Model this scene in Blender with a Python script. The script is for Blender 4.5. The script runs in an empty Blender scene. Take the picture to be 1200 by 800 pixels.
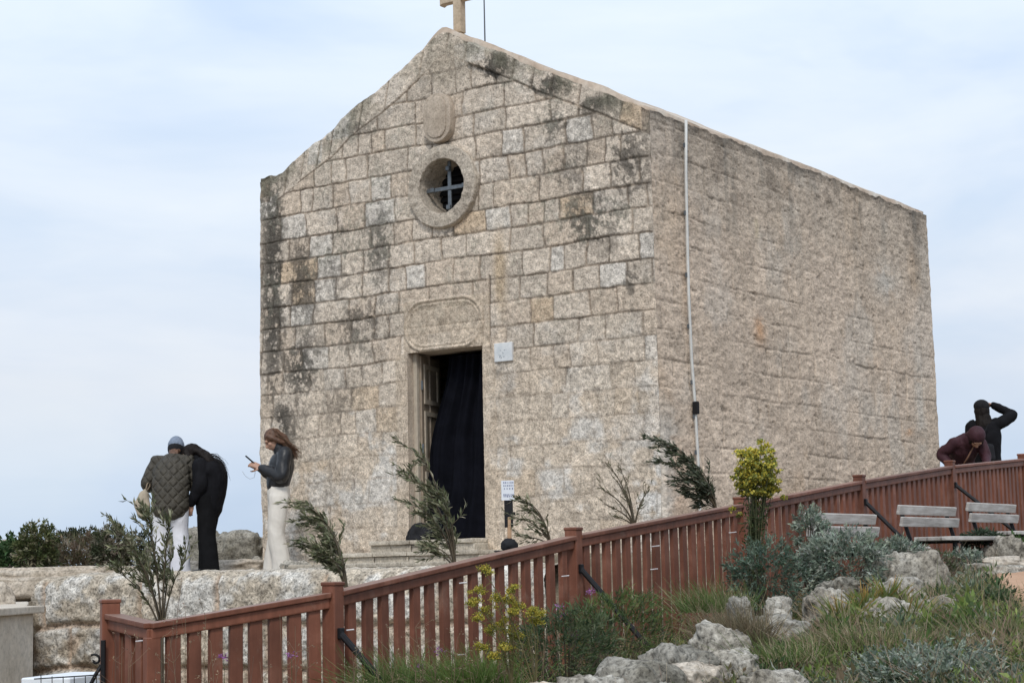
import bpy, bmesh, math, random
import numpy as np
from mathutils import Vector, Matrix, Quaternion, noise as mnoise
random.seed(7); rng = np.random.default_rng(11)
C = bpy.context.scene.collection
sc = bpy.context.scene
# ---------------------------------------------------------------- camera model (photo 1200x800, eye at z = 0)
FPX, PITCH, ROLL = 2133.8, 0.1221, 0.0224
_cp, _sp, _cr, _sr = math.cos(PITCH), math.sin(PITCH), math.cos(ROLL), math.sin(ROLL)
def ray(px, py):
    a, b = px - 600.0, 400.0 - py
    x = (_cr * a + _sr * b) / FPX; y = (-_sr * a + _cr * b) / FPX
    return Vector((x, _cp - y * _sp, _sp + y * _cp))
def at(px, py, Y):
    r = ray(px, py); return r * (Y / r.y)
def ground_px(px, z, Y):
    """world point in the column px at depth Y, height z"""
    p = at(px, 650, Y); return Vector((p.x, Y, z))
# ---------------------------------------------------------------- noise in numpy
def _hash(ix, iy, seed):
    h = (ix.astype(np.int64) * 374761393 + iy.astype(np.int64) * 668265263 + seed * 1442695041) & 0xffffffff
    h = ((h ^ (h >> 13)) * 1274126177) & 0xffffffff
    h = (h ^ (h >> 16)) & 0xffffffff
    return h / 4294967295.0
def vnoise(x, y, seed=0):
    x = np.asarray(x, float); y = np.asarray(y, float)
    ix, iy = np.floor(x), np.floor(y); fx, fy = x - ix, y - iy
    fx = fx * fx * (3 - 2 * fx); fy = fy * fy * (3 - 2 * fy)
    a = _hash(ix, iy, seed); b = _hash(ix + 1, iy, seed); c = _hash(ix, iy + 1, seed); d = _hash(ix + 1, iy + 1, seed)
    return (a * (1 - fx) + b * fx) * (1 - fy) + (c * (1 - fx) + d * fx) * fy
def fbm(x, y, seed=0, octv=4, gain=.55):
    s, a, t = 0, 1, 0
    for i in range(octv):
        s = s + a * vnoise(x * 2 ** i + 13.7 * i, y * 2 ** i + 7.1 * i, seed + i * 17); t += a; a *= gain
    return s / t
def sstep(a, b, x):
    t = np.clip((x - a) / (b - a), 0, 1); return t * t * (3 - 2 * t)
# ---------------------------------------------------------------- objects
def tag(o, label=None, cat=None, group=None, kind=None):
    if label: o['label'] = label
    if cat: o['category'] = cat
    if group: o['group'] = group
    if kind: o['kind'] = kind
    return o
def thing(name, label, cat, loc=(0, 0, 0), rz=0.0, group=None):
    o = bpy.data.objects.new(name, None); C.objects.link(o)
    o.location = loc; o.rotation_euler = (0, 0, rz); o.empty_display_size = .2
    return tag(o, label, cat, group)
def link(name, me, mat=None, parent=None, smooth=False):
    o = bpy.data.objects.new(name, me); C.objects.link(o)
    if mat is not None:
        for m in (mat if isinstance(mat, (list, tuple)) else [mat]): me.materials.append(m)
    if parent is not None: o.parent = parent
    if smooth: me.polygons.foreach_set('use_smooth', [True] * len(me.polygons))
    return o
def grid_mesh(name, P, col=None, keep=None):
    """P (nv, nu, 3) array -> mesh, colour per point, keep = face mask (nv-1, nu-1)"""
    nv, nu = P.shape[:2]
    idx = np.arange(nv * nu).reshape(nv, nu)
    q = np.stack([idx[:-1, :-1], idx[:-1, 1:], idx[1:, 1:], idx[1:, :-1]], -1)
    q = q[keep] if keep is not None else q.reshape(-1, 4)
    me = bpy.data.meshes.new(name)
    raw_mesh(me, P.reshape(-1, 3), q)
    if col is not None: set_col(me, col.reshape(-1, 3))
    return me
def raw_mesh(me, V, F):
    n, k = F.shape
    me.vertices.add(len(V)); me.vertices.foreach_set('co', np.ascontiguousarray(V, dtype=np.float32).ravel())
    me.loops.add(n * k); me.loops.foreach_set('vertex_index', np.ascontiguousarray(F, dtype=np.int32).ravel())
    me.polygons.add(n); me.polygons.foreach_set('loop_start', np.arange(0, n * k, k, dtype=np.int32))
    me.update(calc_edges=True)
def set_col(me, col):
    a = me.color_attributes.new('col', 'FLOAT_COLOR', 'POINT')
    c = np.ones((len(col), 4), np.float32); c[:, :3] = np.clip(col, 0, 1)
    a.data.foreach_set('color', c.ravel())
class MB:
    def __init__(s): s.v = []; s.f = []
    def add(s, vs, fs):
        b = len(s.v); s.v += [Vector(v) for v in vs]; s.f += [tuple(b + i for i in f) for f in fs]; return s
    def box(s, c, size, R=None):
        c = Vector(c); hx, hy, hz = [k / 2 for k in size]
        vs = [Vector((x, y, z)) for z in (-hz, hz) for y in (-hy, hy) for x in (-hx, hx)]
        if R is not None: vs = [R @ v for v in vs]
        return s.add([c + v for v in vs], [(0, 2, 3, 1), (4, 5, 7, 6), (0, 1, 5, 4), (2, 6, 7, 3), (1, 3, 7, 5), (0, 4, 6, 2)])
    def beam(s, a, b, w, h, upv=(0, 0, 1)):
        """bar from a to b, width w sideways, height h along upv"""
        a, b = Vector(a), Vector(b); d = b - a; L = d.length; y = d.normalized()
        x = y.cross(Vector(upv)).normalized(); z = x.cross(y)
        R = Matrix((x, y, z)).transposed()
        return s.box((a + b) / 2, (w, L, h), R)
    def vbeam(s, a, b, w, h):
        """bar whose ends stay vertical (a sloping rail between posts)"""
        a, b = Vector(a), Vector(b); d = b - a; x = Vector((d.y, -d.x, 0)).normalized() * (w / 2); z = Vector((0, 0, h / 2))
        vs = [p + sx * x + sz * z for p in (a, b) for sz in (-1, 1) for sx in (-1, 1)]
        return s.add(vs, [(0, 1, 3, 2), (4, 6, 7, 5), (0, 4, 5, 1), (2, 3, 7, 6), (0, 2, 6, 4), (1, 5, 7, 3)])
    def tube(s, pts, rad, n=8, caps=True):
        pts = [Vector(p) for p in pts]; m = len(pts)
        if not isinstance(rad, (list, tuple)): rad = [rad] * m
        ref = Vector((0, 0, 1)); d0 = (pts[1] - pts[0]).normalized()
        if abs(d0.dot(ref)) > .9: ref = Vector((1, 0, 0))
        vs, fs = [], []
        for i, p in enumerate(pts):
            d = (pts[min(i + 1, m - 1)] - pts[max(i - 1, 0)]).normalized()
            x = d.cross(ref).normalized(); y = d.cross(x)
            ref = x.cross(d) * -1 if False else ref
            for k in range(n):
                t = 2 * math.pi * k / n; vs.append(p + (x * math.cos(t) + y * math.sin(t)) * rad[i])
        for i in range(m - 1):
            for k in range(n):
                a = i * n + k; b = i * n + (k + 1) % n; fs.append((a, b, b + n, a + n))
        if caps: fs.append(tuple(range(n))[::-1]); fs.append(tuple((m - 1) * n + k for k in range(n)))
        return s.add(vs, fs)
    def extrude(s, poly, org, ax, ay, an, d0, d1):
        """2D polygon in axes ax, ay, between depths d0..d1 along an"""
        org, ax, ay, an = map(Vector, (org, ax, ay, an)); n = len(poly)
        vs = [org + ax * p[0] + ay * p[1] + an * d for d in (d0, d1) for p in poly]
        fs = [tuple(range(n))[::-1], tuple(range(n, 2 * n))] + [(i, (i + 1) % n, n + (i + 1) % n, n + i) for i in range(n)]
        return s.add(vs, fs)
    def build(s, name, mat=None, parent=None, bevel=0, seg=1, smooth=False, sub=0, disp=0, dscale=3.0):
        bm = bmesh.new(); vs = [bm.verts.new(v) for v in s.v]
        for f in s.f:
            try: bm.faces.new([vs[i] for i in f])
            except ValueError: pass
        bmesh.ops.recalc_face_normals(bm, faces=bm.faces)
        if bevel: bmesh.ops.bevel(bm, geom=[e for e in bm.edges if len(e.link_faces) == 2 and e.calc_face_angle(0) > .5], offset=bevel, segments=seg, profile=.6, affect='EDGES', clamp_overlap=True)
        if sub: bmesh.ops.subdivide_edges(bm, edges=bm.edges[:], cuts=sub, use_grid_fill=True)
        if disp:
            bm.normal_update()
            for v in bm.verts: v.co += v.normal * disp * (mnoise.fractal(v.co * dscale, 1, 2, 4))
        me = bpy.data.meshes.new(name); bm.to_mesh(me); bm.free()
        return link(name, me, mat, parent, smooth)
# ---------------------------------------------------------------- materials
def nodes(name):
    m = bpy.data.materials.new(name); m.use_nodes = True; nt = m.node_tree; nt.nodes.clear()
    o = nt.nodes.new('ShaderNodeOutputMaterial'); b = nt.nodes.new('ShaderNodeBsdfPrincipled'); nt.links.new(b.outputs[0], o.inputs[0])
    return m, nt, b
def ramp(nt, src, stops):
    r = nt.nodes.new('ShaderNodeValToRGB'); nt.links.new(src, r.inputs[0]); e = r.color_ramp.elements
    while len(e) < len(stops): e.new(.5)
    for i, (p, c) in enumerate(stops):
        e[i].position = p; e[i].color = (*c, 1) if len(c) == 3 else c
    return r.outputs[0]
def nz(nt, scale, detail=5, rough=.6, vec=None, mscale=None, dist=0):
    n = nt.nodes.new('ShaderNodeTexNoise'); n.inputs['Scale'].default_value = scale; n.inputs['Detail'].default_value = detail; n.inputs['Roughness'].default_value = rough; n.inputs['Distortion'].default_value = dist
    if vec is None:
        tc = nt.nodes.new('ShaderNodeTexCoord'); vec = tc.outputs['Object']
    if mscale:
        mp = nt.nodes.new('ShaderNodeMapping'); mp.inputs['Scale'].default_value = mscale; nt.links.new(vec, mp.inputs[0]); vec = mp.outputs[0]
    nt.links.new(vec, n.inputs['Vector']); return n.outputs['Fac']
def mul(nt, a, b, mode='MULTIPLY', fac=1.0):
    m = nt.nodes.new('ShaderNodeMix'); m.data_type = 'RGBA'; m.blend_type = mode
    if hasattr(fac, 'node'): nt.links.new(fac, m.inputs[0])
    else: m.inputs[0].default_value = fac
    for s, i in ((a, 6), (b, 7)):
        if hasattr(s, 'node'): nt.links.new(s, m.inputs[i])
        else: m.inputs[i].default_value = (*s, 1)
    return m.outputs[2]
def bump(nt, b, h, strength=.5, dist=.02, prev=None):
    n = nt.nodes.new('ShaderNodeBump'); n.inputs['Strength'].default_value = strength; n.inputs['Distance'].default_value = dist
    nt.links.new(h, n.inputs['Height'])
    if prev: nt.links.new(prev, n.inputs['Normal'])
    nt.links.new(n.outputs[0], b.inputs['Normal']); return n.outputs[0]
def attr(nt, name='col'):
    a = nt.nodes.new('ShaderNodeAttribute'); a.attribute_name = name; return a.outputs['Color']
def stone_mat(name, base=None, spk=.35, fine=60, bstr=.6, rough=.92, lichen=None, bdist=.012, stretch=None):
    """base None -> colour attribute; multi-scale speckle"""
    m, nt, b = nodes(name); col = attr(nt) if base is None else None
    if base is not None:
        f = nz(nt, 2.2, 6); col = ramp(nt, f, [(.3, base[0]), (.5, base[1]), (.7, base[2])])
    n1 = nz(nt, fine, 4, .7, mscale=stretch); n2 = nz(nt, fine * .28, 5, .65, mscale=stretch)
    lo, hi = 1 - spk, 1 + spk * .8
    col = mul(nt, col, ramp(nt, n1, [(.34, (1 - spk * 1.35,) * 3), (.48, (1,) * 3), (.66, (1 + spk * .9,) * 3)])); lo, hi = 1 - spk * .75, 1 + spk * .6
    col = mul(nt, col, ramp(nt, n2, [(.36, (lo * 1.02,) * 3), (.52, (1,) * 3), (.68, (hi * .98,) * 3)]))
    if lichen:
        f = nz(nt, lichen[1], 8, .75); msk = ramp(nt, f, [(lichen[2], (0,) * 3), (lichen[2] + .09, (1,) * 3)])
        col = mul(nt, col, lichen[0], 'MIX', msk)
    nt.links.new(col, b.inputs['Base Color']); b.inputs['Roughness'].default_value = rough
    b.inputs['Specular IOR Level'].default_value = .2
    p = bump(nt, b, n2, bstr, bdist * 1.6); bump(nt, b, n1, bstr, bdist * .7, p)
    return m
def plain(name, col, rough=.7, var=.12, scale=12, metal=0, bstr=.15, spec=.3, sheen=0):
    m, nt, b = nodes(name); f = nz(nt, scale, 5)
    lo = tuple(c * (1 - var) for c in col); hi = tuple(min(1, c * (1 + var)) for c in col)
    nt.links.new(ramp(nt, f, [(.3, lo), (.7, hi)]), b.inputs['Base Color'])
    b.inputs['Roughness'].default_value = rough; b.inputs['Metallic'].default_value = metal; b.inputs['Specular IOR Level'].default_value = spec
    if sheen: b.inputs['Sheen Weight'].default_value = sheen
    if bstr: bump(nt, b, f, bstr, .01)
    return m
def leaf_mat(name, rough=.55, trans=.25):
    m, nt, b = nodes(name); col = attr(nt)
    nt.links.new(col, b.inputs['Base Color']); b.inputs['Roughness'].default_value = rough; b.inputs['Specular IOR Level'].default_value = .3
    t = nt.nodes.new('ShaderNodeBsdfTranslucent'); nt.links.new(col, t.inputs[0])
    mx = nt.nodes.new('ShaderNodeMixShader'); mx.inputs[0].default_value = trans
    nt.links.new(b.outputs[0], mx.inputs[1]); nt.links.new(t.outputs[0], mx.inputs[2])
    nt.links.new(mx.outputs[0], [n for n in nt.nodes if n.type == 'OUTPUT_MATERIAL'][0].inputs[0])
    return m
# ---------------------------------------------------------------- leaves and blades (numpy)
def unit(a): return a / np.maximum(np.linalg.norm(a, axis=-1, keepdims=True), 1e-9)
class Leaves:
    def __init__(s): s.V = []; s.F = []; s.K = []; s.n = 0
    def kites(s, P, D, L, W, col, fold=.25):
        """one folded kite per leaf: two quads would be finer, one non-planar quad is enough"""
        N = len(P)
        if N == 0: return
        D = unit(np.asarray(D, float)); L = np.broadcast_to(L, N)[:, None]; W = np.broadcast_to(W, N)[:, None]
        S = unit(np.cross(D, rng.normal(size=(N, 3)))); U = np.cross(S, D)
        mid = P + D * L * .45 + U * L * .06
        V = np.stack([P, mid + S * W * .5 + U * W * fold, P + D * L - U * L * .04, mid - S * W * .5 + U * W * fold], 1)
        s.V.append(V.reshape(-1, 3)); s.F.append(np.arange(N * 4).reshape(N, 4) + s.n); s.K.append(np.repeat(col, 4, 0)); s.n += N * 4
    def blades(s, P, D, bend, L, W, col, seg=3, tip=None):
        N = len(P); D = unit(np.asarray(D, float)); L = np.broadcast_to(L, N)[:, None]; W = np.broadcast_to(W, N)[:, None]
        S = unit(np.cross(D, rng.normal(size=(N, 3)))); lv = []
        for i in range(seg + 1):
            t = i / seg; c = P + D * L * t + bend * L * t * t; w = W * (1 - t) ** .8 * .5 + .0006
            lv += [c - S * w, c + S * w]
        k = 2 * (seg + 1); V = np.stack(lv, 1); b = np.arange(N)[:, None] * k + s.n
        for i in range(seg): s.F.append(b + np.array([2 * i, 2 * i + 1, 2 * i + 3, 2 * i + 2])[None])
        kk = np.repeat(col[:, None, :], k, 1)
        if tip is not None:
            t = (np.arange(k) // 2 / seg)[None, :, None] ** 1.5; kk = kk * (1 - t) + tip[:, None, :] * t
        s.V.append(V.reshape(-1, 3)); s.K.append(kk.reshape(-1, 3)); s.n += N * k
    def stem(s, pts, r0, r1, col):
        """thin three-sided twig through pts"""
        pts = np.asarray(pts, float); m = len(pts); r = np.linspace(r0, r1, m)
        d = unit(np.gradient(pts, axis=0)); x = unit(np.cross(d, [.3, .9, .2])); y = np.cross(d, x); V = []
        for k in range(3):
            t = 2 * math.pi * k / 3; V.append(pts + (x * math.cos(t) + y * math.sin(t)) * r[:, None])
        V = np.stack(V, 1).reshape(-1, 3); F = []
        for i in range(m - 1):
            for k in range(3): F.append([i * 3 + k, i * 3 + (k + 1) % 3, i * 3 + 3 + (k + 1) % 3, i * 3 + 3 + k])
        s.V.append(V); s.F.append(np.array(F) + s.n); s.K.append(np.repeat(np.array([col]), len(V), 0)); s.n += len(V)
    def build(s, name, mat, parent=None):
        me = bpy.data.meshes.new(name); raw_mesh(me, np.concatenate(s.V), np.concatenate(s.F)); set_col(me, np.concatenate(s.K))
        return link(name, me, mat, parent)
def cols(N, pal, jit=.15):
    pal = np.array(pal); c = pal[rng.integers(0, len(pal), N)]
    return c * rng.uniform(1 - jit, 1 + jit, (N, 1)) * rng.uniform(.94, 1.06, (N, 3))
# ================================================================ camera, sky, sun
cam = bpy.data.objects.new('camera', bpy.data.cameras.new('camera')); C.objects.link(cam); sc.camera = cam
R_, U_, F_ = Vector((1, 0, 0)), Vector((0, -_sp, _cp)), Vector((0, _cp, _sp))
rr = R_ * _cr - U_ * _sr; uu = R_ * _sr + U_ * _cr
cam.matrix_world = Matrix(((rr.x, uu.x, -F_.x, 0), (rr.y, uu.y, -F_.y, 0), (rr.z, uu.z, -F_.z, 0), (0, 0, 0, 1)))
cam.data.sensor_width = 36; cam.data.lens = FPX / 1200 * 36; cam.data.clip_start = .1; cam.data.clip_end = 60000
SUN_EL, SUN_AZ = math.radians(46), math.radians(-176)      # azimuth from +Y towards +X: behind the camera, to the left
w = bpy.data.worlds.new('World'); sc.world = w; w.use_nodes = True; nt = w.node_tree; nt.nodes.clear()
wo = nt.nodes.new('ShaderNodeOutputWorld'); bg = nt.nodes.new('ShaderNodeBackground'); nt.links.new(bg.outputs[0], wo.inputs[0])
bg.inputs['Strength'].default_value = .1
sky = nt.nodes.new('ShaderNodeTexSky'); sky.sky_type = 'NISHITA'; sky.sun_disc = False; sky.sun_elevation = SUN_EL; sky.sun_rotation = SUN_AZ
sky.air_density = 1.2; sky.dust_density = 2.5; sky.ozone_density = 1.5
tc = nt.nodes.new('ShaderNodeTexCoord'); G = tc.outputs['Generated']
def wn(scale, det, ms, dist=0):
    return nz(nt, scale, det, .55, G, ms, dist)
c1 = wn(2.6, 5, (1, 1, 3.0), .4); c2 = wn(5.5, 6, (1, 1, 4.5), .5)
sep = nt.nodes.new('ShaderNodeSeparateXYZ'); nt.links.new(G, sep.inputs[0])
# cloud tone: bluish grey low over the sea, paler higher up
elev = ramp(nt, sep.outputs[2], [(0.0, (4.8, 5.75, 7.05)), (.05, (5.1, 6.0, 7.25)), (.10, (6.0, 6.55, 7.4)), (.18, (6.2, 6.95, 7.95)), (.30, (6.35, 7.3, 8.6)), (1.0, (6.4, 7.2, 8.3))])
tone = ramp(nt, c1, [(.34, (.90, .95, 1.02)), (.5, (1, 1, 1)), (.64, (1.09, 1.06, 1.01))])
cloud = mul(nt, elev, tone)
cloud = mul(nt, cloud, ramp(nt, c2, [(.3, (.955, .97, .985)), (.6, (1.02, 1.015, 1.01))]))
msk = ramp(nt, c1, [(.30, (.80,) * 3), (.52, (1,) * 3)])
nt.links.new(mul(nt, sky.outputs[0], cloud, 'MIX', msk), bg.inputs['Color'])
sl = bpy.data.lights.new('sun', 'SUN'); so = bpy.data.objects.new('sun', sl); C.objects.link(so)
sl.energy = 1.5; sl.angle = math.radians(14); sl.color = (1.0, .955, .89)
sd = Vector((math.sin(SUN_AZ) * math.cos(SUN_EL), math.cos(SUN_AZ) * math.cos(SUN_EL), math.sin(SUN_EL)))
so.rotation_euler = sd.to_track_quat('Z', 'Y').to_euler()
sc.view_settings.view_transform = 'Standard'; sc.view_settings.look = 'None'; sc.view_settings.gamma = 1; sc.view_settings.exposure = 0.30
# ================================================================ terrain
FD = Vector((.5411, .8409, 0)); FN = Vector((.8409, -.5411, 0))       # along the fence, towards the garden
FPOST = [(390, 693), (672, 627), (868, 590), (1007, 563), (1113, 545.5), (1198, 537), (1268, 530)]
fence_pts = [at(px, py, 10 * (1 + .2194 * t)) for t, (px, py) in enumerate(FPOST)]
FP0 = fence_pts[0].copy()
WA = at(33, 690, 19.6); WB = at(640, 650, 16.6); WD = (WB - WA); WD.z = 0; WL = WD.length; WD.normalize(); WN = Vector((WD.y, -WD.x, 0))   # retaining wall front line
def path_z(y): return np.interp(y, [9.5, 11, 13, 14.5, 15.5], [-.56, -.43, -.27, -.13, -.05])
def terrain(x, y, detail=True):
    x = np.asarray(x, float); y = np.asarray(y, float)
    ax, ay = x - FP0.x, y - FP0.y
    a = ax * FD.x + ay * FD.y; d = ax * FN.x + ay * FN.y
    zf = np.interp(a, [-12, -6, -1.3, 0, 2.61, 5.2, 7.8, 10.4, 13, 16], [-1.6, -1.5, -1.2, -1.05, -.74, -.5, -.3, -.12, 0, .1])
    g = zf + .30 * sstep(.2, 2.4, d)
    near = sstep(7.6, 3.5, y) if False else 1 - sstep(3.2, 7.8, y)
    g = g * (1 - near) + (-1.6) * near
    left = 1 - sstep(-2.6, -.9, x); g = g * (1 - left) + np.minimum(g, -1.45) * left
    # behind the fence
    court = -1.45 + 1.5 * sstep(-1.8, 2.6, x + .05 * (y - 14))
    s = (x - WA.x) * WN.x + (y - WA.y) * WN.y; al = (x - WA.x) * WD.x + (y - WA.y) * WD.y     # s<0 : beyond the wall front
    terr = -.07 + .12 * sstep(2, 6.5, al) + .10 * sstep(-.8, -3, s) + .1 * sstep(1, 5, x)
    beyond = sstep(-.2, -.5, -(-s)) if False else sstep(.2, .5, -s)
    left2 = sstep(-.1, -.5, al); terr = terr - .24 * left2 * (1 - sstep(1.5, 3, -s))
    back = court * (1 - beyond) + terr * beyond
    bl = sstep(0, .8, -d) * sstep(8.5, 9.6, y)
    h = g * (1 - bl) + back * bl
    far = np.hypot(x, y)
    h = h - 0 * far
    h = h - 6 * sstep(34, 70, y) - 190 * sstep(60, 130, y) - 190 * sstep(70, 160, np.abs(x)) * (y > -1e9)
    h = np.maximum(h, -205)
    pe = np.interp(y, [9.6, 11, 12.5, 14.5], [2.9, 3.12, 3.36, 3.64]); pzz = path_z(y)
    k = sstep(-.25, .05, x - pe) * sstep(9.0, 9.8, y) * sstep(15.4, 14.6, y) * sstep(8.5, 7.5, x); h = h * (1 - k) + np.minimum(h, pzz - .05) * k
    if detail:
        h = h + (fbm(x * 1.3, y * 1.3, 5) - .5) * .10 + (fbm(x * 6, y * 6, 8) - .5) * .035
    return h
def tz(x, y): return float(terrain(x, y))
xs = np.concatenate([-np.geomspace(9000, 9, 40), np.arange(-8.9, 9.5, .055), np.geomspace(9.6, 9000, 40)])
ys = np.concatenate([-np.geomspace(300, .5, 14), np.arange(0, 7, .25), np.arange(7, 26, .055), np.geomspace(26.1, 9000, 60)])
X, Y = np.meshgrid(xs, ys); Z = terrain(X, Y)
m, nt, b = nodes('ground_soil')
f1 = nz(nt, 1.1, 7, .65); f2 = nz(nt, 9, 7, .7); f3 = nz(nt, 45, 4, .7)
col = ramp(nt, f1, [(.35, (.13, .105, .07)), (.5, (.20, .16, .11)), (.62, (.33, .28, .21))])
col = mul(nt, col, ramp(nt, f2, [(.3, (.6,) * 3), (.7, (1.35,) * 3)])); col = mul(nt, col, ramp(nt, f3, [(.3, (.7,) * 3), (.7, (1.25,) * 3)]))
nt.links.new(col, b.inputs['Base Color']); b.inputs['Roughness'].default_value = .95; p = bump(nt, b, f2, .7, .04); bump(nt, b, f3, .6, .012, p)
g = link('ground', grid_mesh('ground', np.stack([X, Y, Z], -1)), m, None, True); tag(g, kind='structure')
m, nt, b = nodes('sea_water'); b.inputs['Base Color'].default_value = (.05, .11, .16, 1); b.inputs['Roughness'].default_value = .25
bump(nt, b, nz(nt, .05, 6), .5, 3)
sea = MB().add([(-50000, -50000, -200), (50000, -50000, -200), (50000, 50000, -200), (-50000, 50000, -200)], [(0, 1, 2, 3)]).build('sea', m); tag(sea, kind='structure')
# ================================================================ chapel
K = 1.06
CH = Vector((1.386 * K, 17.1826 * K, 0)); TH = .5973; CW, CD, CHH, CAP = 5.083 * K, 7.1406 * K, 4.35 * K, 5.6095 * K
BAT = .0056; ZB = -.35
cL = Vector((-math.cos(TH), math.sin(TH), 0)); cS = Vector((math.sin(TH), math.cos(TH), 0))
nF = -cS; nS = -cL
def fuv(px, py):
    r = ray(px, py); t = CH.dot(nF) / r.dot(nF); P = r * t - CH; return P.dot(cL), P.z
def suv(px, py):
    r = ray(px, py); t = CH.dot(nS) / r.dot(nS); P = r * t - CH; return P.dot(cS), P.z
def fpt(u, z, d=0): return CH + cL * u + Vector((0, 0, z)) + nF * d
def spt(s, z, d=0): return CH + cS * s + Vector((0, 0, z)) + nS * d
prof = [fuv(*p) for p in [(762, 127), (737, 118), (700, 103), (637, 82), (600, 66), (570, 55), (545, 47), (525, 37), (517, 33.5), (506, 42), (489, 60), (462, 86), (444, 101), (426, 115), (408, 129), (385, 154), (364, 170), (346, 184), (328, 200), (320, 205), (304, 208)]]
pu = np.array([p[0] for p in prof]); pz = np.array([p[1] for p in prof]); pu[0] = 0; pu[-1] = CW
def ftop(u): return np.interp(u, pu, pz)
du0, dz1 = fuv(565, 405.5); du1, dz1b = fuv(477, 412.5); dz1 = (dz1 + dz1b) / 2; dz0 = fuv(520, 632)[1]
ou, oz = fuv(519.5, 218.5)
# block layout shared by colour and relief
def layout(seed, z0, z1, W, hm, hv, wm, wv):
    r = random.Random(seed); rows = []; z = z0
    while z < z1:
        h = hm + r.uniform(-hv, hv); j = [-.3 - r.uniform(0, wm)]
        while j[-1] < W + .3: j.append(j[-1] + wm * r.choice([.62, .8, .9, 1, 1, 1.1, 1.3, 1.65]) + r.uniform(-wv, wv))
        rows.append((z, z + h, np.array(j))); z += h
    return rows
def blocks(rows, u, z, seed):
    """-> distance to the nearest joint (m), block id hash 0..1 (three of them)"""
    edges = np.array([r[0] for r in rows] + [rows[-1][1]])
    zz = z + (vnoise(u * 1.5, z * .9, seed + 1) - .5) * .035 + (vnoise(u * 9, z * 7, seed + 2) - .5) * .014
    ri = np.clip(np.searchsorted(edges, zz, side='right') - 1, 0, len(rows) - 1)
    dh = np.minimum(zz - edges[ri], edges[ri + 1] - zz); dv = np.full(u.shape, 9.0); bi = np.zeros(u.shape)
    uu_ = u + (vnoise(u * 5, z * 6, seed + 3) - .5) * .03 + (vnoise(u * 1.1, z * 9, seed + 4) - .5) * .02
    for i, (a, b_, j) in enumerate(rows):
        k = ri == i
        if not k.any(): continue
        q = np.clip(np.searchsorted(j, uu_[k], side='right') - 1, 0, len(j) - 2)
        dv[k] = np.minimum(uu_[k] - j[q], j[q + 1] - uu_[k]); bi[k] = q
    # rounded corners
    dd = np.where((dh < .022) & (dv < .022), .022 - np.hypot(np.maximum(.022 - dh, 0), np.maximum(.022 - dv, 0)), np.minimum(dh, dv))
    ids = [_hash(bi, ri, seed + 50 + k) for k in range(4)]
    return dd, ids, ri
def blob(u, z, cu, cz, ru, rz_): return np.exp(-((u - cu) / ru) ** 2 - ((z - cz) / rz_) ** 2)
rowsF = layout(3, -.6, 6.4, CW, .262, .02, .34, .03)
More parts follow.
